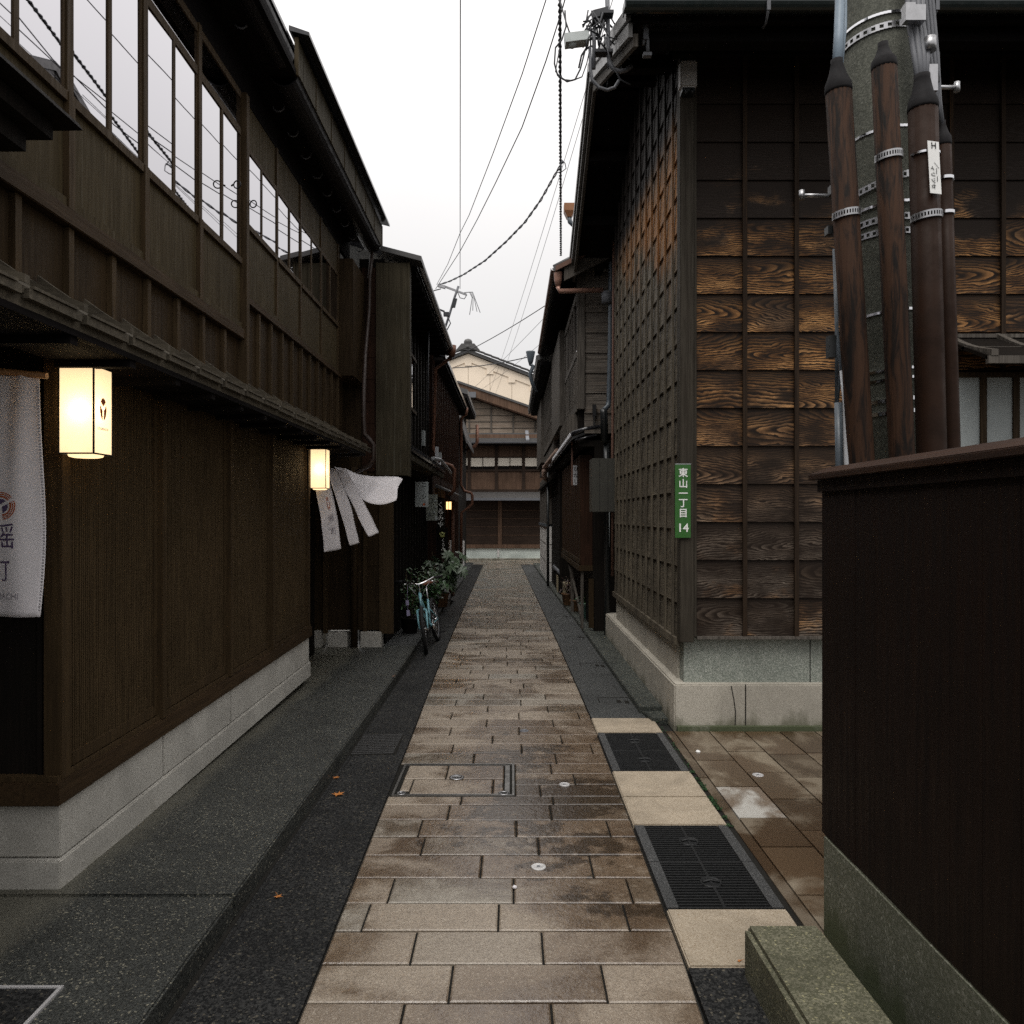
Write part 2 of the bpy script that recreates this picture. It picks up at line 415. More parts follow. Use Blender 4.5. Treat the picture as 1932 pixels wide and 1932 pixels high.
def sidewood(name,batten):
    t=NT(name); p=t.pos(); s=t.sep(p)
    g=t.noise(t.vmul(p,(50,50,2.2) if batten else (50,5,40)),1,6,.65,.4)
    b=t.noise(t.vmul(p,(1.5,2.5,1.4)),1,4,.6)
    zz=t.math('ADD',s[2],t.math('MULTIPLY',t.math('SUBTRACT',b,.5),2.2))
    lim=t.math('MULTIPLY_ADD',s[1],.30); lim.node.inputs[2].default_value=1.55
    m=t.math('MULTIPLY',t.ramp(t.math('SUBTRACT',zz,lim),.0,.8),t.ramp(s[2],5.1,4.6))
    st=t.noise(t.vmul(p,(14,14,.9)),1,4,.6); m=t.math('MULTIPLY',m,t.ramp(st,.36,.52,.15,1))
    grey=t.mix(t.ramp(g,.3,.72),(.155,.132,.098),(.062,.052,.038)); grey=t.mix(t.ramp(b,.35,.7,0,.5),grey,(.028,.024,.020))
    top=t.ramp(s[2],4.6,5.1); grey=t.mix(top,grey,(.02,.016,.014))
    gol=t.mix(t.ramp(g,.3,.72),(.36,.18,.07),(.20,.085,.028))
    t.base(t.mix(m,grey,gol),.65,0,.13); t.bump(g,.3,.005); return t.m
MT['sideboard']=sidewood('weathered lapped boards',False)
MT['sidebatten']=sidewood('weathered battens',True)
def stones():
    t=NT('flamed paving stones'); p=t.pos(); r=t.sep(t.attr('rnd'))
    v=t.sep(t.node('ShaderNodeTexVoronoi',1,Vector=p,Scale=190))[0]
    c=t.mix(t.ramp(r[0],.0,1),(.225,.176,.130),(.325,.268,.205)); c=t.mix(t.ramp(r[1],.72,1,0,.7),c,(.27,.26,.225))
    c=t.mix(t.ramp(v,.55,1,0,.55),c,(.13,.10,.075)); c=t.mix(t.ramp(v,.25,.0,0,.35),c,(.52,.47,.39))
    n=t.noise(t.vmul(p,(1,1,1)),26,5,.7)
    w=t.noise(t.vadd(t.vmul(p,(1.15,1.7,0)),t.vmul(t.attr('rnd'),(.25,.25,0))),1,6,.62,.6)
    sp=t.sep(p); gx=t.math('SUBTRACT',sp[0],.35); gy=t.math('MULTIPLY',t.math('SUBTRACT',sp[1],4.75),.55); gg=t.math('ADD',t.math('MULTIPLY',gx,gx),t.math('MULTIPLY',gy,gy)); w=t.math('ADD',w,t.ramp(gg,.0,1.3,.17,0)); far=t.ramp(sp[1],8,18,0,.09); w=t.math('ADD',w,far)
    wet=t.ramp(w,.43,.62)
    fine=t.noise(p,9,4,.65); wet=t.math('MULTIPLY',wet,t.ramp(fine,.25,.5,.45,1))
    hot=t.ramp(t.math('ADD',w,t.math('MULTIPLY',t.math('SUBTRACT',fine,.5),.35)),.66,.72)
    c=t.mix(t.ramp(n,.35,.75,0,.35),c,(.16,.13,.10))
    c=t.mix(t.math('MULTIPLY',wet,.85),c,t.mix(1,c,(.33,.25,.18),'MULTIPLY'))
    c=t.mix(t.math('MULTIPLY',hot,.8),c,(.028,.018,.010))
    rg=t.noise(p,120,2,.6); t.base(c,t.math('ADD',t.ramp(wet,0,1,.36,.07),t.math('MULTIPLY',t.math('SUBTRACT',rg,.5),.22)),0,t.ramp(wet,0,1,.7,1.0))
    t.bump(t.math('ADD',t.math('MULTIPLY',v,.8),n),.42,.007); return t.m
MT['stones']=stones()
def sideslab():
    t=NT('worn street slabs'); p=t.pos(); r=t.sep(t.attr('rnd'))
    v=t.sep(t.node('ShaderNodeTexVoronoi',1,Vector=p,Scale=230))[0]
    c=t.mix(r[0],(.115,.090,.062),(.215,.178,.128)); c=t.mix(t.ramp(r[1],.8,.84),c,(.40,.39,.36))
    c=t.mix(t.ramp(v,.6,1,0,.4),c,(.15,.11,.07))
    w=t.noise(t.vadd(t.vmul(p,(1.6,1.3,0)),(3.1,.4,0)),1,5,.6,.4); wet=t.ramp(w,.42,.54)
    c=t.mix(t.math('MULTIPLY',wet,.9),c,t.mix(1,c,(.36,.26,.19),'MULTIPLY'))
    n=t.noise(p,30,4,.6)
    t.base(c,t.ramp(wet,0,1,.6,.22),0,.5); t.bump(n,.4,.004); return t.m
MT['sideslab']=sideslab()
def paper(name,col,em,tr=.7):
    t=NT(name); n=t.noise(t.pos(),60,3,.6)
    t.base(t.mix(t.ramp(n,.3,.8,0,.08),col,tuple(c*.8 for c in col)),.8,0,.1)
    tl=t.n.new('ShaderNodeBsdfTranslucent'); tl.inputs[0].default_value=(*col,1)
    mx=t.n.new('ShaderNodeMixShader'); mx.inputs[0].default_value=tr
    t.t.links.new(t.b.outputs[0],mx.inputs[1]); t.t.links.new(tl.outputs[0],mx.inputs[2])
    e=t.n.new('ShaderNodeEmission'); e.inputs[0].default_value=(1,.74,.44,1); e.inputs[1].default_value=em
    ad=t.n.new('ShaderNodeAddShader'); t.t.links.new(mx.outputs[0],ad.inputs[0]); t.t.links.new(e.outputs[0],ad.inputs[1])
    t.t.links.new(ad.outputs[0],t.out.inputs[0]); return t.m
MT['paper']=paper('lit lantern paper',(.86,.80,.68),.50)
def glow(name,col,s):
    t=NT(name); t.base((.8,.7,.5),.5); t.put(t.b.inputs['Emission Color'],(*col,1)); t.put(t.b.inputs['Emission Strength'],s); return t.m
MT['lampglow']=glow('lit lamp glass',(1,.62,.25),1.6)
# ================================================================== LEFT: the corner townhouse
XW=-1.95
L1=thing('wooden_townhouse',(-2.6,5.0,.1),'long dark brown two-storey townhouse with a band of sky-reflecting windows above slatted panels','house')
def tilt(x,y,z):                                # its footing follows the slight fall of the pavement
    k=min(max((1.35-z)/.8,0),1); return (x,y,z+.02*(max(y,3.2)-3.31)*k)
m=MB(); m.box(-3.4,XW+.012,3.295,7.40,.08,.222); build('stone_base_course',m.warp(tilt),MT['granite'],L1,.006)
m=MB(); ys=[3.31,4.30,5.33,6.36,7.39]
for a,b in zip(ys,ys[1:]): m.box(-2.3,XW,a+.008,b-.008,.228,.462)
m.box(-2.55,-2.304,3.31,3.9,.223,.462); m.box(-3.4,-2.556,3.31,3.9,.223,.462)
build('stone_base',m.warp(tilt),MT['granite'],L1,.004)
m=MB(); m.box(-3.4,XW-.02,3.35,7.38,.2,.455); build('base_joint',m.warp(tilt),MT['joint'],L1)
m=MB(); m.box(-3.4,-1.932,3.275,7.43,.462,.560); build('sill_beam',m.warp(tilt),MT['wood_beam'],L1,.004)
m=MB(); m.box(-3.4,-1.945,3.29,7.42,.561,.583); build('sill_ledge',m.warp(tilt),MT['wood_post'],L1)
m=MB(); m.box(-3.4,-2.0,3.33,3.37,.56,2.56)
for k in range(6): m.box(-2.05-k*.25,-2.03-k*.25,3.318,3.331,.56,2.5)
build('side_wall',m.warp(tilt),MT['wood_black'],L1)
posts=[(3.312,3.42),(4.245,4.31),(5.27,5.335),(6.20,6.27),(7.33,7.39)]
for a,b in posts:
    m=MB(); m.box(-2.02,-1.928 if a>4 and a<7 else -1.94,a,b-(.02 if 4<a<7 else .04 if a<4 else 0),.56,2.50); build('post',m.warp(tilt),MT['lframe'],L1,.003)
for (a,b) in [(3.38,4.245),(4.29,5.27),(5.315,6.20),(6.25,7.33)]:
    m=MB(); m.box(-2.0,-1.986,a,b,.58,2.48); build('lattice_backing',m.warp(tilt),MT['wood_black'],L1)
    m=MB()
    n=int((b-a-.08)/.0175); st=(b-a-.08)/n
    for i in range(n):
        y=a+.04+st*(i+.25); d=rnd.uniform(-.001,.001)
        m.box(-1.984,-1.966+d,y,y+.0092,.645,2.40)
    for z in (1.075,1.51,1.93): m.box(-1.984,-1.9715,a,b,z,z+.012)
    build('lattice_panel',m.warp(tilt),MT['lattice'],L1)
    m=MB(); m.box(-1.99,-1.958,a,a+.04,.59,2.48); m.box(-1.99,-1.958,b-.04,b,.59,2.48)
    m.box(-1.99,-1.955,a+.041,b-.041,.59,.645); m.box(-1.99,-1.955,a+.041,b-.041,2.40,2.48)
    build('panel_frame',m.warp(tilt),MT['lframe'],L1)
m=MB(); m.box(-2.1,-1.93,.2,9.3,2.485,2.60); build('lintel_beam',m,MT['wood_l'],L1)
# roadside eave of shakes with curved battens
m=MB(); Y0,Y1=-4.0,8.42
m.prism([(-2.0,Y0,2.672),(-1.59,Y0,2.452),(-1.59,Y0,2.428),(-2.0,Y0,2.645)],(0,Y1-Y0,0))
build('lower_eave',m,MT['shake'],L1)
m=MB(); k=0; y=2.82
ribs=[2.82+.3435*i for i in range(-19,17)]
for y in ribs:
    pts=[]; 
    for t in range(7):
        u=t/6; x=-1.955+u*.385; z=2.672-u*.212-.022*math.sin(math.pi*u)+.022
        pts.append((x,y,z))
    low=[(x,y,z-.028) for x,y,z in pts]
    m.prism(pts+low[::-1],(0,.026,0))
build_each('eave_batten',m,MT['shake'],L1)
m=MB()
for i,y in enumerate(ribs):
    m.box(-1.60,-1.575,y+.03,y+.338,2.415+rnd.uniform(-.004,.004),2.444)
    m.box(-1.585,-1.568,y+.05,y+.31,2.446,2.456)
m.box(-1.63,-1.602,Y0,Y1,2.385,2.44)
build('eave_edge_boards',m,MT['shake'],L1)
m=MB(); m.box(-1.95,-1.60,Y0,8.4,2.36,2.384)
for i in range(28): m.box(-1.93,-1.61,-3.8+i*.44,-3.75+i*.44,2.33,2.36)
build('eave_soffit',m,MT['soffit'],L1)
# upper storey
m=MB(); m.box(-2.3,-2.0,-4,8.95,2.602,4.79); build('upper_wall',m,MT['wood_l'],L1)
m=MB(); m.box(-6,-2.3,-4,-3.8,.1,4.8); m.box(-6,-5.8,-3.8,9.3,.1,6); m.box(-6,-2.3,8.8,8.95,.1,6.0)
m.box(-5.8,-2.301,-3.8,8.8,2.55,2.60)
build('inner_wall',m,MT['wood_black'],L1)
m=MB(); m.box(-3.4,-3.3,-3.8,3.31,.08,2.54); build('recess_wall',m,MT['wood_black'],L1)
m=MB(); m.box(-2.0,-1.972,-4,5.54,2.602,2.972); m.box(-2.0,-1.972,5.61,8.95,2.602,3.262); build('lower_boarding',m,MT['wood_l'],L1)
m=MB()
for i in range(-18,8):
    y=3.03+.3645*i
    m.box(-1.971,-1.945,y-.02,y+.02,2.62,2.97)
y=5.93
while y<8.9: m.box(-1.971,-1.945,y-.016,y+.016,2.62,3.26); y+=.30
build_each('boarding_batten',m,MT['wood_post'],L1)
m=MB(); m.box(-1.999,-1.925,-4,5.54,2.973,3.045); m.box(-1.999,-1.932,5.62,8.95,3.263,3.315); build('floor_beam',m,MT['wood_beam'],L1,.004)
m=MB(); m.box(-2.0,-1.915,5.545,5.612,2.62,4.76); build('corner_post',m,MT['wood_post'],L1,.004)
near=[-3.9,-3.2,-2.5,-1.8,-1.1,-.1,.55,1.25,1.95,2.662,3.374,4.07,4.784,5.546]
m=MB()
for y in near[1:-1]: m.box(-1.999,-1.930,y-.024,y+.024,3.047,3.552); m.box(-1.999,-1.938,y-.024,y+.024,3.552,4.76)
build_each('wall_post',m,MT['wood_post'],L1)
for a,b in zip(near,near[1:]):
    a+=.028; b-=.028
    if b<1: continue
    m=MB(); m.box(-1.999,-1.955,a,b,3.05,3.508); m.box(-1.954,-1.938,a,b,3.05,3.088)
    build('wall_panel',m,MT['wood_pan'],L1)
    m=MB(); m.box(-1.999,-1.934,a,b,3.510,3.552); m.box(-1.999,-1.944,a,b,4.432,4.485); c=(a+b)/2
    m.box(-1.999,-1.945,c-.016,c+.016,3.553,4.431)
    m.box(-1.999,-1.947,a,a+.012,3.553,4.431); m.box(-1.999,-1.947,b-.012,b,3.553,4.431); m.box(-1.999,-1.945,a,b,4.70,4.75)
    w=build('window_frame',m,MT['wood_post'],L1)
    m=MB(); t1=rnd.uniform(-.0025,.0025); t2=rnd.uniform(-.0025,.0025)
    for (p,q,t) in ((a+.012,c-.016,t1),(c+.016,b-.012,t2)):
        m.face([(-1.952-t,p,3.55),(-1.952+t,q,3.55),(-1.952+t*1.4,q,4.435),(-1.952-t*.6,p,4.435)])
    m.face([(-1.952,a,4.486),(-1.952,b,4.486),(-1.952,b,4.702),(-1.952,a,4.702)])
    build('window_pane',m,MT['glass'],w)
far=[5.614,6.375,7.086,7.85,8.62]
m=MB()
for y in far[1:]: m.box(-1.999,-1.943,y-.018,y+.018,3.316,4.75)
build_each('wall_post',m,MT['wood_post'],L1)
for i,(a,b) in enumerate(zip(far,far[1:])):
    a+=.024 if i else 0; b-=.024
    m=MB(); m.box(-1.999,-1.958,a,b,3.316,3.815); m.box(-1.957,-1.942,a,b,3.316,3.35); build('wall_panel',m,MT['wood_pan'],L1)
    m=MB(); m.box(-1.999,-1.958,a,b,4.425,4.75); build('wall_panel',m,MT['wood_pan'],L1)
    c=(a+b)/2
    m=MB(); m.box(-1.999,-1.938,a,b,3.817,3.857); m.box(-1.999,-1.945,a,b,4.388,4.424); m.box(-1.999,-1.946,c-.015,c+.015,3.858,4.387)
    m.box(-1.999,-1.948,a,a+.010,3.858,4.387); m.box(-1.999,-1.948,b-.010,b,3.858,4.387)
    w=build('window_frame',m,MT['wood_post'],L1)
    m=MB(); t=rnd.uniform(-.002,.002)
    for (p,q) in ((a+.010,c-.015),(c+.015,b-.010)):
        m.face([(-1.953-t,p,3.855),(-1.953+t,q,3.855),(-1.953+t,q,4.39),(-1.953-t,p,4.39)])
    build('window_pane',m,MT['glass'],w)
for y in (5.27,5.60):
    m=MB(); m.torus((-1.885,y,3.975),.026,.0045,(0.25,1,0),20,8); m.tube([(-1.93,y+.02,3.975),(-1.911,y,3.975)],.006,8)
    build('ring_hook',m,MT['iron'],L1)
# main eave
KE=1.127
def eb(name,m,mat): build(name,m.warp(lambda x,y,z:(x*KE,y*KE if y>0 else y,1.7+(z-1.7)*KE)),mat,L1)
m=MB(); m.prism([(-2.3,-4,5.06),(-1.61,-4,4.99),(-1.61,-4,5.03),(-2.3,-4,5.10)],(0,13.3,0)); m.box(-2.0,-1.962,-4,9.3,4.765,5.06); build_each('soffit',m,MT['soffit'],L1)
def halfpipe(c,r,y0,y1,n=10):
    mm=MB(); pr=[]
    for i in range(n+1):
        t=math.pi+math.pi*i/n; pr.append((c[0]+r*math.cos(t),c[1]+r*math.sin(t)))
    inn=[(c[0]+(a-c[0])*.9,c[1]+(b-c[1])*.9) for a,b in pr][::-1]
    pts=pr+inn
    return mm.prism([(a,y0,b) for a,b in pts],(0,y1-y0,0))
m=halfpipe((-1.50,4.70),.085,-4,5.0); m.box(-1.6,-1.45,-4,4.98,4.70,4.745); eb('gutter',m,MT['gutter'])
m=halfpipe((-1.52,4.66),.10,5.12,8.34); eb('gutter',m,MT['gutter'])
def chook(y,c,r):
    return MB().tube([(c[0]+r*math.cos(t),y,c[1]+r*math.sin(t)) for t in [math.radians(a) for a in range(-170,30,18)]],.0055,6)
m=MB()
for y in (3.35,4.0,4.6): m.add(chook(y,(-1.62,4.66),.04))
for i in range(9): m.add(chook(5.45+i*.36,(-1.655,4.61),.04))
m.warp(lambda x,y,z:(x*KE,y*KE,1.7+(z-1.7)*KE)); build_each('gutter_hook',m,MT['cablegrey'],L1)
m=MB(); m.box(-1.435,-1.415,5.10,8.34,4.63,4.858); eb('fascia_panel',m,MT['wood_olive'])
m=MB()
for i in range(7): m.obox((-1.412,5.55+i*.47,4.745),(.003,0,0),(0,.006,0),(0,.0,.113))
m.box(-1.44,-1.413,5.085,5.11,4.62,4.87); m.box(-1.44,-1.413,8.34,8.36,4.62,4.87)
m.warp(lambda x,y,z:(x*KE,y*KE,1.7+(z-1.7)*KE)); build_each('fascia_joint',m,MT['wood_pan'],L1)
m=MB(); m.prism([(-1.47,5.06,4.90),(-1.335,5.06,4.865),(-1.335,5.06,4.888),(-1.47,5.06,4.935)],(0,3.34,0)); eb('fascia_cap',m,MT['tile_black'])
m=MB(); m.prism([(-1.60,-4,5.135),(-1.60,-4,5.162),(-4.4,-4,6.3),(-4.4,-4,6.2)],(0,9.66,0))
m.prism([(-1.66,5.67,5.26),(-1.66,5.67,5.29),(-4.4,5.67,6.4),(-4.4,5.67,6.3)],(0,3.8,0))
build_each('roof',m,MT['tile_black'],L1)
m=MB(); m.box(-2.0,-1.80,8.70,9.42,3.29,4.62); build('shutter_box',m,MT['wood_l'],L1,.005)
pts=[(-1.70,9.36,4.95),(-1.73,9.34,4.6),(-1.73,9.3,4.2),(-1.72,9.0,3.6),(-1.68,8.7,3.1),(-1.66,8.6,2.78),(-1.655,8.6,2.62),(-1.60,8.6,2.56),(-1.55,8.6,2.50),(-1.55,8.6,2.34),(-1.60,8.6,2.27),(-1.75,8.65,2.2)]
build('downspout',MB().tube(pts,.026,12),plain('dull brown pipe',(.028,.016,.011),.5,.1,.4),L1)
# small bracketed hood above the near doorway
m=MB(); m.prism([(-1.585,-3,3.125),(-1.60,-3,3.15),(-1.99,-3,3.36),(-1.99,-3,3.12)],(0,5.84,0))
m.box(-1.94,-1.66,-3,2.78,3.06,3.119); m.box(-1.94,-1.72,-3,2.72,2.99,3.059); m.box(-1.94,-1.82,-3,2.66,2.80,2.989)
build('door_hood',m,MT['wood_black'],L1)

# ------------------------------------------------ hanging paper lanterns
def lantern(y0,label):
    t=thing('paper_lantern',(-1.853,y0+.0775,1.965),label,'lantern','paper lanterns on the left townhouse')
    xa,xb,ya,yb,za,zb=-1.930,-1.776,y0,y0+.155,1.965,2.345; w=.0062
    m=MB()
    for x in (xa,xb-w):
        for y in (ya,yb-w): m.box(x,x+w,y,y+w,za,zb)
    for z in (za,zb-w):
        for y in (ya,yb-w): m.box(xa+w,xb-w,y,y+w,z,z+w)
        for x in (xa,xb-w): m.box(x,x+w,ya+w,yb-w,z,z+w)
    m.box(xa,xb,ya,yb,zb,zb+.004); m.box(-2.0,xa-.001,ya+.05,yb-.05,zb-.06,zb-.02)
    build('frame',m,MT['iron'],t)
    e=.003; m=MB()
    m.face([(xa+e,ya+e,za+.003),(xb-e,ya+e,za+.003),(xb-e,ya+e,zb-.003),(xa+e,ya+e,zb-.003)])
    m.face([(xb-e,ya+e,za+.003),(xb-e,yb-e,za+.003),(xb-e,yb-e,zb-.003),(xb-e,ya+e,zb-.003)])
    m.face([(xb-e,yb-e,za+.003),(xa+e,yb-e,za+.003),(xa+e,yb-e,zb-.003),(xb-e,yb-e,zb-.003)])
    m.face([(xa+e,yb-e,za+.003),(xa+e,ya+e,za+.003),(xa+e,ya+e,zb-.003),(xa+e,yb-e,zb-.003)])
    c=((xa+xb)/2,(ya+yb)/2)
    m.lathe([(.05,-.011),(.066,-.007),(.070,.002)],(c[0],c[1],za),28)
    build('paper_shade',m,MT['paper'],t)
    m=MB(); m.lathe([(.001,-.028),(.02,-.02),(.027,0),(.02,.02),(.012,.045),(.012,.12)],(c[0],c[1],za+.19),14)
    build('bulb',m,MT['lampglow'],t)
    return t
def crest(o,r,ux,uz,ring=True,sx=1.0):
    """ring crest cut by a Y, as separate outlines"""
    m=MB(); o=Vector(o); ux=Vector(ux)*sx; uz=Vector(uz)
    for (a0,a1) in ((38,142),(158,262),(278,382)):
        for (r0,r1) in ((.62,.74),(.80,.87),(.93,1.0)):
            n=12
            for i in range(n):
                t0=math.radians(a0+(a1-a0)*i/n); t1=math.radians(a0+(a1-a0)*(i+1)/n)
                q=[(r0,t0),(r1,t0),(r1,t1),(r0,t1)]
                m.face([o+ux*(r*k*math.cos(t))+uz*(r*k*math.sin(t)) for k,t in q])
    return m
def crest_core(o,r,ux,uz,sx=1.0):
    m=MB(); o=Vector(o); ux=Vector(ux)*sx; uz=Vector(uz)
    for (a0,a1) in ((44,136),(164,256),(284,376)):
        am=math.radians((a0+a1)/2); c0=o+(ux*math.cos(am)+uz*math.sin(am))*r*.12
        pts=[c0]+[o+ux*(r*.52*math.cos(t))+uz*(r*.52*math.sin(t)) for t in [math.radians(a0+(a1-a0)*i/10) for i in range(11)]]
        m.face(pts)
    return m
LA=lantern(3.265,'near glowing square paper lantern with a rust-red crest on its side')
for (dy,r,sx) in ((0,.026,.80),):
    o=(-1.7775,3.265+.0775,2.165)
    build('crest',crest(o,.036,(0,.74,0),(0,0,1.35)),MT['paint_brown'],LA)
    build('crest_core',crest_core((-1.7779,3.265+.0775,2.165),.068,(0,.74,0),(0,0,1.35)),MT['paint_brown'],LA)
    build('lettering',text_mb('UTAIMACHI',.016,(-1.7782,3.3425,2.078),(0,1,0),(0,0,1),.0003),MT['paint_grey'],LA)
LB=lantern(7.34,'smaller-looking glowing square paper lantern beside the windblown white curtain')
build('lettering',vtext('うたいまち',.034,.04,(-1.7782,7.4175,2.245),(0,1,0),(0,0,1),.0003),MT['paint_brown'],LB)
def lamp(name,loc,e,r=.03,col=(1,.76,.46)):
    l=bpy.data.lights.new(name,'POINT'); l.energy=e; l.color=col; l.shadow_soft_size=r
    o=bpy.data.objects.new(name,l); C.objects.link(o); o.location=loc; return o
lamp('lantern_bulb',(-1.845,3.32,2.155),.8,.05); lamp('lantern_bulb',(-1.845,7.395,2.155),.8,.05)

# ------------------------------------------------ near door curtain (hangs across the near doorway)
YN=3.12
r0=build('curtain_rod',MB().tube([(-3.3,YN-.05,2.345),(-2.4,YN-.02,2.315),(-1.888,YN,2.27)],.013,12),MT['bamboo'])
tag(r0,'bamboo rod carrying the near white door curtain','rod')
N1=thing('door_curtain',(-2.4,YN,1.30),'straight white door curtain at the left edge printed with a large ringed crest','curtain')
def hang(u,v,xl,xr,zt,zb):
    x=xl+(xr-xl)*u; zt2=zt(x); z=zt2+(zb-zt2)*v
    f=.016*math.sin(x*23+.8*math.sin(v*3))*(.35+.65*v)+.010*math.sin(x*61+v*2)*(1-v)**2+.008*math.sin(v*7+x*5)
    edge=(.018*math.sin(v*2.8)) if u>.9 else 0
    return (x+edge*(u-.9)*10-.012*(1-v)**3*(u-.5),YN+f,z)
rodz=lambda x: 2.345+(x+3.3)/(1.41)*(-.075)+.008
for (xl,xr) in ((-3.3,-2.62),(-2.61,-1.918)):
    m=MB(); m.grid(lambda u,v: hang(u,v,xl,xr,rodz,1.292),44,44)
    build('cloth',m,MT['cloth'],N1,solid=.0025)
m=MB()
for k in range(72):
    v=.06+.93*k/72; p=Vector(hang(1,v,-2.61,-1.918,rodz,1.292)); m.box(p.x-.010,p.x-.002,p.y-.0035,p.y-.002,p.z,p.z+.007)
build('hem_stitching',m,plain('grey thread',(.48,.46,.48),.9,0,.1),N1)
def onc(m,off=-.016): 
    return m.warp(lambda x,y,z:(x,hang((x+2.61)/.692,(rodz(x)-z)/(rodz(x)-1.292),-2.61,-1.918,rodz,1.292)[1]-.0035,z))
build('crest',onc(crest((-2.072,0,1.742),.066,(1,0,0),(0,0,.86))),MT['paint_brown'],N1)
build('crest_core',onc(crest_core((-2.072,0,1.742),.064,(1,0,0),(0,0,.86))),MT['paint_violet'],N1)
build('lettering',onc(text_mb('謡',.112,(-2.066,YN-.03,1.612),(1,0,0),(0,0,1),0)),MT['paint_violet'],N1)
build('lettering',onc(text_mb('町',.098,(-2.082,YN-.03,1.474),(1,0,0),(0,0,1),0)),MT['paint_violet'],N1)
build('lettering',onc(text_mb('UTAIMACHI',.036,(-2.09,YN-.03,1.374),(1,0,0),(0,0,1),0)),MT['paint_grey'],N1)

# ------------------------------------------------ far door curtain, blown out by the wind
N2=thing('door_curtain',(-1.8,8.2,1.35),'white split door curtain blown sideways by the wind under the second lantern','curtain')
rd=build('curtain_rod',MB().tube([(-1.95,7.42,2.20),(-1.93,9.36,2.20)],.013,10),MT['bamboo'])
tag(rd,'rod across the recessed doorway behind the windblown curtain','rod')
def spline(pts,t):
    n=len(pts)-1; i=min(int(t*n),n-1); u=t*n-i
    p=[pts[max(i-1,0)],pts[i],pts[i+1],pts[min(i+2,n)]]
    return 0.5*((2*p[1])+(p[2]-p[0])*u+(2*p[0]-5*p[1]+4*p[2]-p[3])*u*u+(3*p[1]-p[0]-3*p[2]+p[3])*u**3)
def strip(left,right,amp=.008,ph=0):
    L=[P(*q) for q in left]; R=[P(*q) for q in right]
    def fn(u,v):
        p=spline(L,v).lerp(spline(R,v),u)
        return p+Vector((.35*amp*math.sin(u*7+v*4+ph),amp*1.6*math.sin(u*6+v*5+ph)*(v*.8+.2)+.006*math.sin(v*17+u*3+ph*2),amp*.4*math.sin(v*11+ph)))
    return MB().grid(fn,8,26),fn
S=[([(592,893,7.50),(596,930,7.52),(604,975,7.58),(609,1010,7.62),(613,1041,7.66)],[(618,890,7.80),(626,930,7.80),(633,960,7.80),(640,1000,7.82),(645,1035,7.84)]),
   ([(618,890,7.82),(627,920,7.86),(642,965,7.92),(653,1000,7.98),(661,1029,8.02)],[(636,888,8.14),(648,918,8.14),(662,955,8.16),(672,995,8.2),(679,1024,8.22)]),
   ([(636,888,8.15),(645,912,8.18),(664,948,8.24),(680,982,8.3),(695,1013,8.34)],[(652,884,8.46),(664,905,8.46),(684,942,8.48),(701,974,8.5),(715,1006,8.52)]),
   ([(640,900,8.45),(660,922,8.46),(682,940,8.48),(696,949,8.50),(716,951,8.52),(738,947,8.55),(746,945,8.6)],[(630,880,9.0),(654,884,9.0),(680,896,9.0),(705,900,9.0),(730,898,9.0),(748,899,9.02),(758,905,9.05)])]
for k,(a,b) in enumerate(S):
    m,fn=strip(a,b,.010 if k<3 else .02,k)
    c=build('cloth_strip',m,MT['cloth'],N2,solid=.0025)
    if k==0:
        def lay(mm): return mm.warp(lambda x,y,z: tuple(fn(x,z)+Vector((.006,-.008,0))))
        w=.24; hgt=.90
        build('crest',lay(crest((.62,0,.385),.085,(w/ hgt*3.2,0,0),(0,0,-1),sx=1.15)),MT['paint_brown'],N2)
        build('lettering',lay(text_mb('謡',.10,(.62,0,.58),(1,0,0),(0,0,-1),0).warp(lambda x,y,z:(.62+(x-.62)*3,y,z))),MT['paint_grey'],N2)
        build('lettering',lay(text_mb('町',.10,(.62,0,.74),(1,0,0),(0,0,-1),0).warp(lambda x,y,z:(.62+(x-.62)*3,y,z))),MT['paint_grey'],N2)
# valance gathering the strips on the rod
m=MB(); m.grid(lambda u,v:(-1.93+.02*math.sin(u*40)*(1-v)+.045*v,7.46+u*1.55,2.215-.09*v-.02*u*v),40,5)
build('cloth_header',m,MT['cloth'],N2,solid=.0025)
# ================================================================== LEFT ROW further down the lane
L2=thing('wooden_townhouse',(-2.8,12,.1),'near black townhouse behind the bicycle, with a tall olive board sleeve wall at its corner','house')
m=MB(); m.box(-4,-1.47,9.46,9.56,.30,4.75); build('end_wall',m,MT['wood_l'],L2)
m=MB()
for (a,b) in ((-1.63,-1.455),(-1.83,-1.78),(-2.32,-2.26)): m.box(a,b,9.43,9.459,.26,2.25)
for z in (.66,1.1,1.55): m.box(-1.77,-1.64,9.45,9.4595,z,z+.004)
build('end_boards',m,MT['wood_post'],L2)
m=MB(); m.box(-2.55,-2.34,9.40,9.7,.08,.30); m.box(-2.27,-2.02,9.42,9.7,.08,.275); m.box(-1.86,-1.60,9.41,9.7,.08,.285); build_each('footing_block',m,MT['granite'],L2,.01)
m=MB(); m.tube([(-1.93,9.40,.1),(-1.93,9.40,2.3)],.045,8); build('post',m,MT['wood_l'],L2)
m=MB(); m.box(-1.645,-1.262,9.40,9.50,2.20,4.80); m.box(-1.66,-1.64,9.385,9.52,2.20,4.80); m.box(-1.27,-1.248,9.385,9.52,2.19,4.80)
m.box(-1.36,-1.345,9.393,9.41,2.2,4.8)
build('sleeve_wall',m,MT['wood_olive'],L2)
m=MB(); m.box(-1.84,-1.661,9.43,9.455,2.25,4.75)
for k in range(9): m.box(-1.84,-1.661,9.424,9.429,2.3+k*.27,2.306+k*.27)
build('brown_boarding',m,MT['wood_redbrown'],L2)
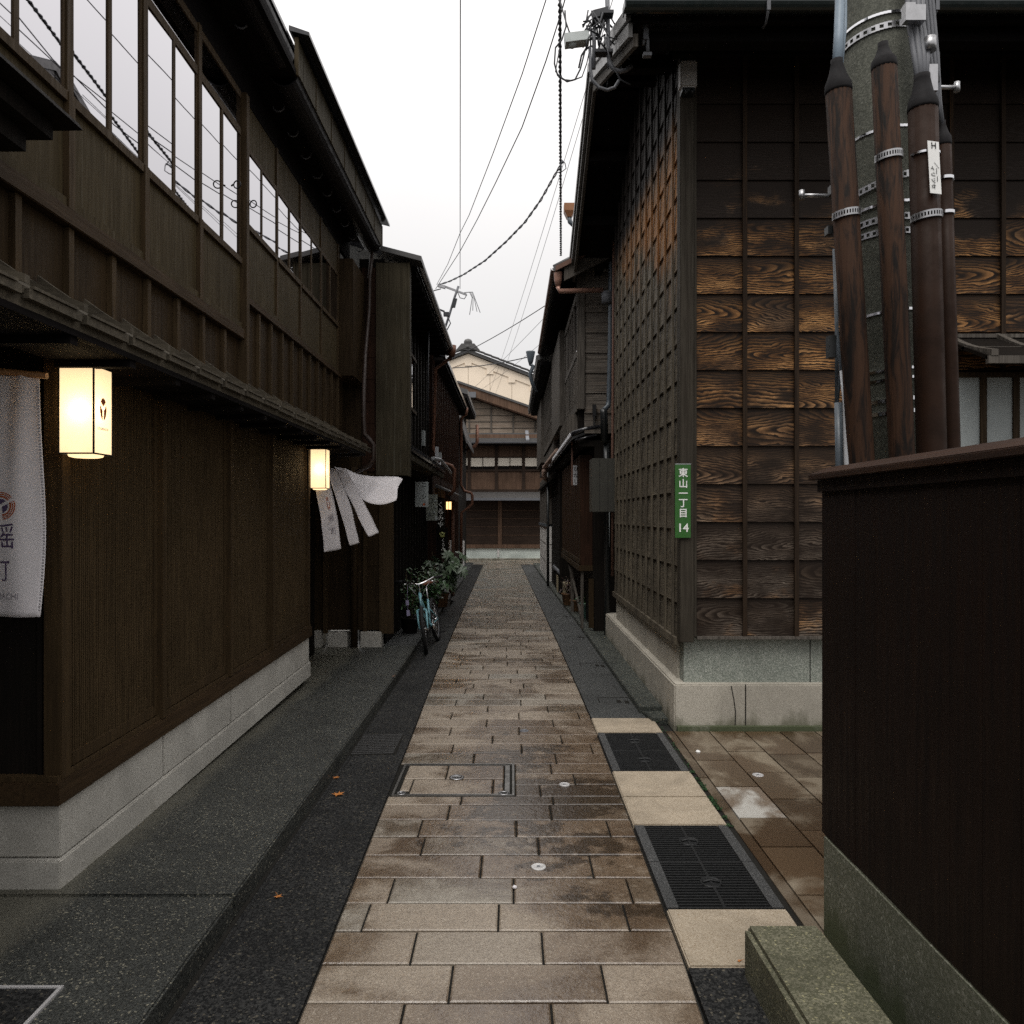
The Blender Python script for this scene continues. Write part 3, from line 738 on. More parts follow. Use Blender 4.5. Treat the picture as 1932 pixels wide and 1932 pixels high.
m=MB(); m.prism([(-1.60,9.33,4.93),(-1.10,9.33,4.80),(-1.10,9.33,4.86),(-1.60,9.33,4.99)],(0,.30,0)); build('sleeve_cap',m,MT['tile_grey'],L2)
m=MB(); m.box(-1.9,-1.60,9.56,14.6,.1,4.9); build('wall',m,MT['wood_black'],L2)
m=MB()
for k in range(12): m.box(-1.599,-1.57,9.9+k*.42,9.95+k*.42,2.75,4.75)
for k in range(14): m.box(-1.599,-1.575,9.8+k*.34,9.84+k*.34,.35,2.35)
build_each('wall_batten',m,MT['wood_black'],L2)
m=MB(); m.box(-1.599,-1.56,11.2,12.6,3.35,3.40); m.box(-1.599,-1.56,11.2,12.6,4.2,4.25); m.box(-1.599,-1.56,11.9,11.94,3.4,4.2)
w=build('window_frame',m,MT['wood_l'],L2)
build('window_pane',MB().face([(-1.59,11.2,3.4),(-1.59,12.6,3.4),(-1.59,12.6,4.2),(-1.59,11.2,4.2)]),MT['glass'],w)
m=MB(); m.prism([(-1.16,9.62,4.83),(-1.16,9.62,4.90),(-3.2,9.62,5.55),(-3.2,9.62,5.45)],(0,5.0,0)); build('roof',m,MT['tile_black'],L2)
m=MB(); m.box(-1.9,-1.2,9.62,14.6,4.76,4.83)
for k in range(16): m.box(-1.6,-1.2,9.7+k*.31,9.74+k*.31,4.72,4.76)
build('eave_soffit',m,MT['soffit'],L2)
build('gutter',halfpipe((-1.15,4.86),.05,9.64,14.6),MT['steel'],L2)
m=MB(); m.prism([(-1.27,9.8,2.52),(-1.27,9.8,2.56),(-1.6,9.8,2.74),(-1.6,9.8,2.68)],(0,4.8,0)); 
for k in range(15): m.prism([(-1.262,9.84+k*.325,2.57),(-1.262,9.84+k*.325,2.605),(-1.6,9.84+k*.325,2.775),(-1.6,9.84+k*.325,2.745)],(0,.05,0))
build('lower_eave',m,MT['tile_black'],L2)
m=MB(); m.box(-1.6,-1.30,9.82,14.5,2.46,2.515)
for k in range(12): m.box(-1.33,-1.285,9.85+k*.39,10.2+k*.39,2.42,2.50)
build('lower_soffit',m,MT['wood_olive'],L2)
m=MB(); m.tube([(-1.14,14.5,4.83),(-1.16,14.55,4.7),(-1.45,14.6,4.5),(-1.5,14.6,3.0),(-1.42,14.62,2.75),(-1.15,14.65,2.66),(-1.10,14.66,2.6),(-1.10,14.66,2.2),(-1.2,14.7,2.1)],.035,10)
m.lathe([(.05,0),(.085,.10),(.09,.22),(.06,.22)],(-1.14,14.5,4.70),12); build('downspout',m,MT['copper'],L2)
m=MB(); m.box(-1.62,-1.55,13.6,13.74,2.95,3.22); m.box(-1.45,-1.38,15.0,15.1,2.75,2.95)
build_each('meter_box',m,MT['signgrey'],L2)
for (y,l) in ((12.9,0),):
    m=MB(); m.tube([(-1.25,y-.7,2.62),(-1.22,y+.1,2.66),(-1.18,y+.7,2.60),(-1.13,y+1.3,2.5)],.028,8); m.box(-1.27,-1.22,y-.2,y-.12,2.66,2.85); m.tube([(-1.28,y-.6,2.64),(-1.20,y-.1,2.55),(-1.24,y+.4,2.7)],.015,6)
    build('eave_pipes',m,MT['greypipe'],L2)

L3=thing('wooden_townhouse',(-2.8,18,.1),'reddish black townhouse with the small lit lamp and copper downspout','house')
m=MB(); m.box(-1.9,-1.52,14.7,21.9,.1,4.85); build('wall',m,MT['wood_redbrown'],L3)
m=MB()
for k in range(17): m.box(-1.519,-1.49,14.8+k*.42,14.86+k*.42,2.5,4.7)
for k in range(20): m.box(-1.519,-1.495,14.8+k*.34,14.84+k*.34,.75,2.1)
build_each('wall_batten',m,MT['wood_redbrown'],L3)
m=MB(); m.prism([(-1.28,14.8,4.76),(-1.28,14.8,4.84),(-3.2,14.8,5.5),(-3.2,14.8,5.38)],(0,7.2,0)); build('roof',m,MT['tile_black'],L3)
m=MB(); m.box(-1.9,-1.32,14.8,21.9,4.70,4.76); build('eave_soffit',m,MT['soffit'],L3)
m=MB(); m.tube([(-1.28,21.8,4.78),(-1.30,21.85,4.6),(-1.44,21.9,4.5),(-1.46,21.9,2.6),(-1.36,21.9,2.42),(-1.16,21.9,2.36),(-1.13,21.9,2.28),(-1.13,21.9,2.05),(-1.2,21.9,1.98),(-1.44,21.9,1.8),(-1.46,21.9,.1)],.042,10); build('downspout',m,MT['copper'],L3)
m=MB(); m.prism([(-1.22,15.2,2.17),(-1.22,15.2,2.20),(-1.52,15.2,2.34),(-1.52,15.2,2.28)],(0,4.0,0)); build('door_canopy',m,MT['tile_grey'],L3)
m=MB()
for (a,b) in ((18.3,18.62),(18.95,19.35)): m.box(-1.52,-1.47,a,b,.55,1.12)
build_each('white_panel',m,MT['white_block'],L3)
m=MB(); m.tube([(-1.45,18.78,.1),(-1.45,18.78,2.1)],.045,8); build('post',m,MT['rust'],L3)
L4=thing('wooden_townhouse',(-2.8,26,.1),'farthest dark townhouse at the left end of the lane, mossy stepped eave','house')
m=MB(); m.box(-1.95,-1.62,22.0,27.2,.1,5.2); build('wall',m,MT['wood_black'],L4)
m=MB(); m.prism([(-1.28,22.2,5.22),(-1.28,22.2,5.36),(-3.4,22.2,6.0),(-3.4,22.2,5.85)],(0,5.2,0)); build('roof',m,MT['tile_grey'],L4)
m=MB(); m.box(-1.9,-1.3,22.2,27.2,5.12,5.22); m.box(-1.62,-1.35,22.0,22.1,4.6,5.15); build('eave_soffit',m,MT['soffit'],L4)
m=MB(); m.prism([(-1.35,22.3,3.9),(-1.35,22.3,4.0),(-1.62,22.3,4.9),(-1.62,22.3,4.8)],(0,4.9,0)); build('lower_eave',m,MT['tile_grey'],L4)
m=MB(); m.tube([(-1.22,26.9,4.9),(-1.22,26.9,4.3),(-1.3,26.9,4.15),(-1.6,26.9,4.0)],.06,8); build('downspout',m,MT['copper'],L4)
m=MB(); m.box(-1.64,-1.55,24.5,25,.1,.9); build('white_post',m,MT['white_block'],L4)

# signs of the tea shops on the left
s=thing('hanging_sign',(-1.35,11.5,1.84),'pale hanging sign board with one column of black katakana and a red seal','sign')
build('board',MB().box(-1.448,-1.252,11.5,11.52,1.84,2.215),MT['signgrey'],s)
build('lettering',vtext('コーシュ'.replace('ー','｜'),.085,.088,(-1.315,11.497,2.165),(1,0,0),(0,0,1),.0008),MT['paint_black'],s)
build('seal',MB().box(-1.335,-1.30,11.4955,11.499,1.862,1.892),MT['paint_brown'],s)
build('hanger',MB().tube([(-1.35,11.51,2.215),(-1.35,11.51,2.47)],.005,6),MT['iron'],s)
s=thing('hanging_sign',(-1.36,13,1.63),'grey patterned hanging poster board below and behind the pale katakana sign','sign')
m=MB().box(-1.452,-1.262,13.0,13.02,1.63,2.07); build('board',m,MT['washed'],s)
build('lettering',vtext('コ｜ヒ',.10,.115,(-1.37,12.997,1.96),(1,0,0),(0,0,1),.0008),MT['paint_black'],s)
m=MB(); m.box(-1.305,-1.265,12.996,12.9985,1.632,1.70); 
for (x,z) in ((-1.40,1.73),(-1.32,1.76),(-1.30,1.95),(-1.29,1.85)): m.lathe([(.001,0),(.024,.0005),(.001,.001)],(x,12.998,z),8,(0,-1,0))
build('pattern',m,MT['signgrey'],s)
build('hanger',MB().tube([(-1.36,13.01,2.07),(-1.36,13.01,2.47)],.005,6),MT['iron'],s)
s=thing('shop_sign',(-1.345,14.5,1.45),'dark vertical sign board with four white hiragana','sign')
build('board',MB().box(-1.42,-1.27,14.5,14.53,1.45,2.02),MT['wood_black'],s)
build('lettering',vtext('くるみや',.125,.125,(-1.345,14.496,1.91),(1,0,0),(0,0,1),.0008),MT['paint_white'],s)
build('hanger',MB().tube([(-1.345,14.515,2.02),(-1.345,14.515,2.44)],.006,6),MT['iron'],s)
s=thing('shop_sign',(-1.37,15.2,.86),'small dark sign board with a yellow-green flower mark above the plants','sign')
build('board',MB().box(-1.50,-1.27,15.2,15.23,.92,1.48),MT['wood_black'],s)
m=MB()
for k in range(5):
    t=math.radians(90+72*k); m.lathe([(.001,0),(.034,.0006),(.001,.0012)],(-1.385+.032*math.cos(t),15.197,1.33+.032*math.sin(t)),10,(0,-1,0))
build('flower_mark',m,plain('yellow green paint',(.34,.36,.12),.6),s)
build('lettering',vtext('くるみ',.085,.085,(-1.36,15.196,1.22),(1,0,0),(0,0,1),.0008),MT['paint_white'],s)
build('wall_bracket',MB().box(-1.54,-1.49,15.19,15.24,1.0,1.40),MT['iron'],s)
# small lit wall lamp
t=thing('wall_lamp',(-1.43,17.5,1.86),'tiny glowing amber two-pane lamp under the far door canopy','lamp')
m=MB()
for x in (-1.50,-1.437,-1.372): m.box(x-.006,x+.006,17.45,17.462,1.855,2.03)
m.box(-1.506,-1.366,17.45,17.59,2.03,2.045); m.box(-1.506,-1.366,17.45,17.59,1.845,1.855); m.box(-1.55,-1.507,17.50,17.54,1.95,1.99)
build('frame',m,MT['iron'],t)
build('glass_panes',MB().box(-1.495,-1.377,17.463,17.585,1.857,2.028),MT['lampglow'],t)
lamp('wall_lamp_bulb',(-1.30,17.42,1.93),1.2,.04,(1,.5,.18))

# ================================================================== across the end of the lane
E1=thing('brown_townhouse',(0,32,0),'brown two-storey house closing the end of the lane, row of pale blinds upstairs','house')
YE=30.0
m=MB(); m.box(-5,5,YE+.02,YE+3,0,.47); build_each('footing_block',m,MT['mint'],E1)
m=MB(); m.box(-5,5,YE-.12,YE+.02,0,.06); build('kerb',m,MT['concrete'],E1)
m=MB(); m.box(-.57,-.50,YE-.01,YE+.019,.1,.42); build('foot_stone',m,MT['white_block'],E1)
m=MB(); m.box(-5,5,YE,YE+.3,.47,2.75); build('lower_wall',m,MT['wood_endlow'],E1)
m=MB(); m.box(-5,5,YE-.05,YE-.001,.45,.60)
for x in (-4.6,-2.6,-.55,1.5,3.5): m.box(x,x+.16,YE-.04,YE-.001,.6,2.3)
for z in (.95,1.28,1.60,1.92): m.box(-5,5,YE-.015,YE-.0005,z,z+.018)
build('lower_frame',m,MT['wood_end'],E1)
m=MB(); m.prism([(-5,YE-.75,2.30),(-5,YE-.75,2.38),(-5,YE,2.66),(-5,YE,2.54)],(10,0,0)); build('mid_eave',m,MT['tile_grey'],E1)
build('mid_gutter',MB().box(-5,5,YE-.82,YE-.755,2.30,2.40),MT['cablegrey'],E1)
m=MB(); m.box(-5,5,YE+.03,YE+.3,2.751,4.9); build('upper_wall',m,MT['wood_end'],E1)
m=MB()
xs=[-4.12,-3.05,-1.98,-.91,.16-.0,1.23,2.30,3.37]; xs=[(b-1.07) for b in (-2.59,-1.52,-.45+.03,.66,1.73,2.8,3.87)]
xs=[-3.72,-2.66,-1.59,-.53,.53+.0,1.60,2.66,3.72]; off=-.08
for x in xs: m.box(x+off-.06,x+off+.06,YE-.02,YE+.029,2.70,4.45)
m.box(-5,5,YE-.03,YE+.028,3.46,3.53); m.box(-5,5,YE-.03,YE+.028,2.64,2.72)
build('upper_frame',m,MT['wood_endlow'],E1)
for a,b in zip(xs,xs[1:]):
    a+=off+.06; b+=off-.06; c=(a+b)/2
    m=MB(); m.box(a,b,YE-.015,YE+.028,3.98,4.02); m.box(c-.012,c+.012,YE-.015,YE+.028,3.53,3.98); w=build('window_frame',m,MT['wood_endlow'],E1)
    m=MB(); h=rnd.uniform(.10,.16)
    m.box(a,c-.012,YE+.01,YE+.027,3.54+h,3.979); m.box(c+.012,b,YE+.01,YE+.027,3.54+h+.01,3.979); build('blind',m,MT['blind'],w)
    m=MB(); m.box(a,b,YE+.012,YE+.029,3.53,3.54+h); build('window_pane',m,MT['wood_black'],w)
m=MB(); n=9
for i in range(n):
    y0=YE-.75+i*.20; z0=4.50+i*.062
    m.prism([(-5,y0,z0),(-5,y0,z0+.05),(-5,y0+.22,z0+.075),(-5,y0+.22,z0+.03)],(10,0,0))
m.box(.42,.56,YE-.70,YE+1.0,4.64,5.14) if False else None
build('roof',m,MT['tile_grey'],E1)
m=MB(); m.prism([(.53,YE-.74,4.56),(.53,YE-.74,4.62),(.53,YE+1.05,5.17),(.53,YE+1.05,5.10)],(.13,0,0)); build('roof_strip',m,MT['cablegrey'],E1)
build('gutter',halfpipe((0,0),.06,0,10).warp(lambda x,y,z:(y-5,YE-.80+x,4.52+z)),MT['cablegrey'],E1)
build('eave_soffit',MB().box(-5,5,YE-.7,YE+.02,4.46,4.495),MT['soffit'],E1)
E2=thing('weathered_gable_house',(0,33,0),'grey boarded gable with long sloping verge rising behind the end house','house')
YF=32.5
def gz(x): return 7.35-.345*(x+2.25)                 # verge line
m=MB(); m.prism([(-5,YF,3),(3.2,YF,3),(3.2,YF,gz(3.2)-.5),(-2.25,YF,gz(-2.25)-.5),(-5,YF,gz(-2.25)-1.5)],(0,.3,0)); build('wall',m,MT['gablewood'],E2)
m=MB()
for k in range(9):
    z=5.15+k*.27; m.box(-5,3.2,YF-.03,YF-.001,z,z+.02) if z<gz(3.2)-.5 else m.box(-5,-2.25+(7.35-.5-z)/.345,YF-.03,YF-.001,z,z+.02)
for k in range(14):
    x=-4.5+k*.93-.13
    if x<3.1: m.box(x,x+.06,YF-.06,YF-.03,4.8,gz(max(x,-2.25))-.5)
build_each('batten',m,MT['wood_grey'],E2)
m=MB(); m.prism([(-2.25,YF-.5,gz(-2.25)),(3.4,YF-.5,gz(3.4)),(3.4,YF-.5,gz(3.4)-.09),(-2.25,YF-.5,gz(-2.25)-.09)],(0,5,0))
m.prism([(-2.25,YF-.5,gz(-2.25)),(-5.4,YF-.5,6.1),(-5.4,YF-.5,6.0),(-2.25,YF-.5,gz(-2.25)-.09)],(0,5,0)); build('roof',m,MT['tile_grey'],E2)
m=MB(); m.prism([(-2.25,YF-.45,gz(-2.25)-.09),(3.4,YF-.45,gz(3.4)-.09),(3.4,YF-.45,gz(3.4)-.44),(-2.25,YF-.45,gz(-2.25)-.44)],(0,.05,0)); build('verge_board',m,MT['wood_end'],E2)
m=MB(); m.prism([(-2.25,YF-.47,gz(-2.25)-.46),(3.4,YF-.47,gz(3.4)-.46),(3.4,YF-.47,gz(3.4)-.50),(-2.25,YF-.47,gz(-2.25)-.50)],(0,.46,0)); build('verge_trim',m,MT['wood_redbrown'],E2)
m=MB(); m.box(-2.32,-1.5,YF-.7,YF-.5,6.62,6.85); build('vent_box',m,MT['cablegrey'],E2)
m=MB(); m.box(1.25,1.8,YF-.62,YF-.5,5.32,5.44); m.box(1.9,2.1,YF-.62,YF-.5,5.2,5.4); build('wall_lamp',m,MT['signgrey'],E2)
K=thing('plaster_storehouse',(-2,38,0),'tall cream plastered storehouse gable topped by a round ridge tile','storehouse')
YK=36.0; rx,rz=-2.05,9.55
sl=.385
m=MB(); m.prism([(-9,YK,0),(6,YK,0),(6,YK,rz-.25-sl*8.05),(rx,YK,rz-.25),(-9,YK,rz-.25-sl*6.95)],(0,8,0)); build('wall',m,MT['plaster'],K)
def band(off,th,y,d,x0,x1):
    mm=MB()
    for (a,b) in ((x0,rx),(rx,x1)):
        if b<=a: continue
        fz=lambda x: rz-sl*abs(x-rx)-off
        mm.prism([(a,y,fz(a)),(b,y,fz(b)),(b,y,fz(b)-th),(a,y,fz(a)-th)],(0,d,0))
    return mm
m=band(.25,.36,YK-.05,.0495,-9,6)
for k in range(-4,6):
    x=rx+k*1.02; z=rz-sl*abs(x-rx)-.61
    m.box(x-.16,x+.16,YK-.053,YK-.002,z-.20,z+.04)
build('eave_moulding',m,MT['plaster'],K)
m=MB()
for k in range(-4,6):
    x=rx+k*1.02; m.box(x-.012,x+.012,YK-.006,YK-.0005,3,rz-sl*abs(x-rx)-.8)
build('wall_joints',m,MT['plasterline'],K)
m=band(.06,.16,YK-.20,8.5,-9.4,6.4); build('roof',m,MT['tile_grey'],K)
m=MB()
for sgn in (-1,1):
    for k in range(24):
        x=rx+sgn*(.25+k*.34); z=rz-sl*abs(x-rx)-.0
        m.obox((x,YK-.2,z+.03),(sgn*.185,0,-.185*sl+.012),(0,.14,0),(.006,0,.022))
build('verge_tiles',m,MT['tile_grey'],K)
m=MB(); m.lathe([(.20,-.1),(.22,0),(.16,.10),(.20,.17),(.20,.25),(.15,.33),(.06,.37)],(rx,YK-.15,rz+.05),14)
m.prism([(rx-.55,YK-.3,rz-.12),(rx+.55,YK-.3,rz-.12),(rx+.30,YK-.3,rz+.18),(rx-.30,YK-.3,rz+.18)],(0,.4,0)); build('ridge_tile',m,MT['tile_grey'],K)

# ================================================================== RIGHT: big boarded gable house
XR=1.345; YG=6.15
R1=thing('boarded_corner_house',(4.5,8.1,0),'tall corner house of lapped dark boards with golden grain, battened on the lane side','house')
def lp(p): return 
m=MB(); m.box(XR+.02,8.5,YG+.03,10.05,.736,5.36)
m.prism([(XR+.02,YG+.03,5.36),(XR+.02,8.1,6.2),(XR+.02,10.05,5.36)],(7,0,0)); build('inner_wall',m,MT['wood_black'],R1)
# front boards, laid like clapboard: column cells between battens
m=MB(); bx=[XR+.105+ (1403-1308.5)/1450*YG*0]; x0=XR+.10
cols=[x0]; x=XR+(1403-1283)/F*YG
while x<8.3: cols.append(x); x+=97/F*YG
zrow=[.745+.3033*i for i in range(0,16)]
for i,z in enumerate(zrow):
    for a,b in zip(cols,cols[1:]):
        c=(rnd.random(),rnd.random(),rnd.random(),1); h=.3033; w=b-a
        y0=YG-.020; y1=YG-.002
        m.face([(a,y0,z),(b,y0,z),(b,y1,z+h),(a,y1,z+h)],[(-w/2,-h/2),(w/2,-h/2),(w/2,h/2),(-w/2,h/2)],c)
        m.face([(a,y1+.003,z),(b,y1+.003,z),(b,y0,z),(a,y0,z)],[(-w/2,-h/2)]*4,(0,0,0,1))
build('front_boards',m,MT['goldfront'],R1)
m=MB()
for x in cols[1:]: m.box(x-.017,x+.017,YG-.040,YG-.0205,.74,5.36)
build_each('front_batten',m,MT['frontbatten'],R1)
m=MB(); m.box(XR-.012,XR+.098,YG-.055,YG+.06,.70,5.40); m.box(XR+.099,XR+.125,YG-.036,YG,.74,5.38); build('corner_post',m,MT['postgrey'],R1,.004)
m=MB(); m.box(XR+.126,8.3,YG-.045,YG-.0005,.722,.744); build('front_sill',m,MT['wood_grey'],R1)
# lane side
m=MB(); 
def roofz(y): return 5.36+.444*min(y-YG,10.05-y)
for i in range(0,20):
    z=.70+.300*i; ya,yb=YG,10.05
    if z>5.3: d=(z-5.3)/.444; ya+=d; yb-=d
    if yb-ya<.1: break
    m.face([(XR+.010,ya,z+.30),(XR+.010,yb,z+.30),(XR-.008,yb,z),(XR-.008,ya,z)])
    m.face([(XR-.008,ya,z),(XR-.008,yb,z),(XR+.016,yb,z),(XR+.016,ya,z)])
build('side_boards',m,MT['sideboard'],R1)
m=MB()
y=YG+.20
while y<10.0:
    m.box(XR-.026,XR-.0085,y-.016,y+.016,.70,roofz(y)); y+=.318
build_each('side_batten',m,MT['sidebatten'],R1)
m=MB(); m.box(XR-.03,XR+.02,YG+.07,10.06,.66,.72); build('side_sill',m,MT['sidebatten'],R1)
m=MB(); m.box(XR+.04,8.4,YG+.045,10.06,.36,.735); build('upper_footing',m,MT['washed'],R1)
m=MB(); m.box(XR+.02,XR+.0398,YG+.20,10.06,.36,.70); build('side_footing',m,MT['concrete'],R1)
m=MB(); m.box(1.292,8.4,YG-.03,10.66,-.03,.362)
build('ledge_footing',m,MT['concrete'],R1,.012)
m=MB()
for x in (1.86,2.62): m.box(x-.004,x+.004,YG-.033,YG-.029,.0,.361)
m.tube([(1.745,YG-.031,.35),(1.765,YG-.031,.25),(1.78,YG-.031,.14),(1.775,YG-.031,.02)],.004,5)
m.box(2.40,2.406,YG+.042,YG+.046,.363,.735)
build('footing_cracks',m,MT['joint'],R1)
m=MB(); m.box(1.31,8.4,YG-.075,YG-.031,-.02,.035); build('footing_moss',m,MT['mossbase'],R1)
# roof
def rline(y): return 5.27+.444*(y-5.39) if y<8.1 else 5.27+.444*(10.81-y)
XV=.80
m=MB()
for a,b in ((5.36,8.1),(8.1,10.84)):
    m.prism([(XV,a,rline(a)),(XV,b,rline(b)),(XV,b,rline(b)-.06),(XV,a,rline(a)-.06)],(7.7,0,0))
build('roof',m,MT['tile_black'],R1)
m=MB()
for a,b in ((5.40,8.1),(8.1,10.8)):
    m.prism([(XV+.05,a,rline(a)-.061),(XV+.05,b,rline(b)-.061),(XV+.05,b,rline(b)-.10),(XV+.05,a,rline(a)-.10)],(7.6,0,0))
build('roof_soffit',m,MT['soffit'],R1)
m=MB()
for a,b in ((5.37,8.1),(8.1,10.83)):
    m.prism([(XV-.004,a,rline(a)-.015),(XV-.004,b,rline(b)-.015),(XV-.004,b,rline(b)-.10),(XV-.004,a,rline(a)-.10)],(.035,0,0))
    m.prism([(XV+.016,a+.02,rline(a)-.101),(XV+.016,b,rline(b)-.101),(XV+.016,b,rline(b)-.20),(XV+.016,a+.02,rline(a)-.20)],(.03,0,0))
build('verge_cladding',m,MT['greypipe'] if False else plain('grey metal verge',(.12,.115,.11),.4,.2,.5),R1)
m=MB()
for a,b in ((5.42,8.1),(8.1,10.78)):
    m.prism([(XV+.055,a,rline(a)-.18),(XV+.055,b,rline(b)-.18),(XV+.055,b,rline(b)-.30),(XV+.055,a,rline(a)-.27)],(.035,0,0))
build('verge_board',m,MT['wood_grey'],R1)
m=MB()
for y in (6.3,7.2,8.06,8.9,9.8): m.box(XV+.1,XR+.1,y,y+.10,rline(y)-.30,rline(y)-.19)
m.box(XR-.06,8.3,YG-.06,YG+.02,5.361,5.50); m.box(1.0,8.3,5.55,5.66,5.13,5.20)
build_each('roof_purlin',m,MT['soffit'],R1)
m=halfpipe((0,0),.06,0,7.7).warp(lambda x,y,z:(XV-.03+y,5.30+x,5.235+z)); m.box(XV-.03,XV-.022,5.24,5.36,5.175,5.24)
m.tube([(XV-.03,5.245,5.238),(XV+7.6,5.245,5.238)],.008,6); build('front_gutter',m,plain('dark green gutter',(.018,.026,.026),.25,.1,.6),R1)
m=MB()
for x in (1.75,2.9,4.2,5.5,6.8): m.box(x-.012,x+.012,5.232,5.242,5.15,5.25); m.tube([(x,5.25,5.15),(x+.01,5.33,5.12),(x+.02,5.42,5.14)],.008,6)
build_each('gutter_bracket',m,MT['cablegrey'],R1)
m=MB()
for x in (1.0,1.9,2.7,3.6,4.9): m.box(x,x+.10,5.42,5.60,rline(5.5),rline(5.5)+.05)
m.tube([(1.02,5.45,5.3),(1.02,5.45,5.6)],.012,6); build_each('snow_guard',m,MT['iron'],R1)
m=MB(); m.tube([(XV-.02,10.85,5.31),(XV-.02,8.0,5.33)],.001,4) if False else None
# meter box on the corner
m=MB(); m.box(1.315,1.445,5.99,6.09,5.05,5.26); build_each('meter_box',m,MT['dgreen'],R1,.012)
m=MB(); m.box(1.33,1.43,6.0,6.09,5.02,5.049); m.tube([(1.35,5.98,5.03),(1.36,5.98,4.99)],.008,6); m.tube([(1.40,5.98,5.03),(1.405,5.98,4.99)],.008,6); build('meter_wires',m,MT['blackpipe'],R1)
# window hood and shoji on the front
m=MB(); m.prism([(3.42,YG-.02,3.12),(3.42,YG-.62,2.86),(3.42,YG-.62,2.83),(3.42,YG-.02,3.09)],(4.5,0,0)); build('window_hood',m,MT['wood_black'],R1)
m=MB()
for k in range(11):
    x=3.44+k*.415; pts=[]
    for q in range(7):
        u=q/6; pts.append((x,YG-.02-u*.62,3.14-u*.26-.03*math.sin(math.pi*u)+.02))
    m.prism(pts+[(a,b,c-.045) for a,b,c in pts][::-1],(.05,0,0))
m.box(3.42,7.9,YG-.635,YG-.60,2.80,2.855); m.box(3.42,7.9,YG-.34,YG-.30,2.965,2.985); m.box(3.42,7.9,YG-.045,YG-.02,3.12,3.15); build('hood_battens',m,MT['wood_grey'],R1)
m=MB(); m.box(3.47,7.8,YG-.05,YG-.041,2.1,2.80); build('shoji_window',m,MT['shoji'],R1)
m=MB(); m.box(3.40,7.9,YG-.07,YG-.051,2.02,2.12); m.box(3.40,3.47,YG-.07,YG-.02,2.1,2.80)
for k in range(12):
    x=3.47+[.24,.50,.99,1.25,1.55,2.0,2.3,2.7,3.0,3.4,3.7,4.0][k]; m.box(x,x+.05,YG-.068,YG-.051,2.12,2.80)
m.box(3.40,7.9,YG-.07,YG-.041,2.80,2.84); build('shoji_frame',m,MT['wood_l'],R1)
# rear hopper, downspout, rusty conduit
m=MB(); m.box(.65,.80,10.58,10.74,5.92,6.06) if False else None
hp=P(1074,393,10.7)
m.obox((hp.x,10.7,hp.z),(.075,0,0),(0,.07,0),(0,0,.05)); m.prism([(hp.x-.075,10.63,hp.z-.05),(hp.x+.075,10.63,hp.z-.05),(hp.x+.03,10.66,hp.z-.13),(hp.x-.03,10.66,hp.z-.13)],(0,.13,0)); build('rain_hopper',m,plain('orange copper hopper',(.30,.13,.055),.4,.2,.5),R1)
m=MB(); m.tube([(hp.x,10.7,hp.z-.12),(hp.x+.01,10.7,hp.z-.19),(hp.x+.05,10.7,hp.z-.23),tuple(P(1152,431,10.7)),tuple(P(1153,440,10.7)),tuple(P(1151.5,640,10.7)),tuple(P(1149,755,10.7)),tuple(P(1147,766,10.7)),tuple(P(1139,774,10.6))],.034,12); build('downspout',m,MT['bluepipe'],R1)
m=MB(); m.tube([tuple(P(1139,772,10.6)),tuple(P(1139.5,780,10.6)),tuple(P(1141,836,10.6))],.052,12); m.tube([tuple(P(1144,836,10.62)),(1.315,10.64,2.0),(1.315,10.64,.02)],.040,12); build('downspout',m,MT['blackpipe'],R1)
m=MB(); m.tube([tuple(P(1158,395,10.3)),tuple(P(1157,640,10.3)),tuple(P(1155.5,860,10.3)),(1.345,10.3,.9)],.018,8); build('conduit',m,MT['rust'],R1)
# projecting steel box on the lane side
t=thing('steel_cabinet',(1.24,10.35,1.75),'grey folded steel cabinet hung at the far corner of the battened wall','cabinet')
m=MB(); m.box(1.062,1.42,10.20,10.55,1.755,2.47); build('body',m,MT['wood_grey'] if False else plain('grey brown cabinet',(.060,.058,.048),.55,.1,.4,.5,5),t,.008)
m=MB(); m.box(1.16,1.164,10.197,10.1995,1.76,2.46); m.box(1.27,1.274,10.197,10.1995,1.76,2.46); build('folds',m,MT['iron'],t)
build('drop_wire',MB().tube([(1.29,10.19,1.755),(1.29,10.19,1.30)],.003,5),MT['signgrey'],t)
# ------------------------------------------------------------------ address plate
t=thing('address_plate',(1.36,6.07,1.52),'green enamel address plate with white characters on the corner post','sign')
zt,zb=1.7+(974-875)/F*6.09,1.7-(1015-974)/F*6.09
m=MB(); m.box(1.288,1.414,6.074,6.082,zb,zt); build('plate',m,MT['enamel'],t,.003)
m=MB(); m.box(1.288,1.414,6.0725,6.0738,zt-.006,zt); build('plate_edge',m,MT['signgrey'],t)
px=.00423
m=MB()
for ch,y in zip('東山一丁目',(893,913.5,932,950,969)): m.add(text_mb(ch,.075,(1.353,6.0722,1.7-(y-974)/F*6.08),(1,0,0),(0,0,1),.0006,.0013))
m.add(text_mb('14',.092,(1.351,6.0722,1.7-(996.5-974)/F*6.08),(1,0,0),(0,0,1),.0006,.0016))
build('lettering',m,MT['paint_white'],t)

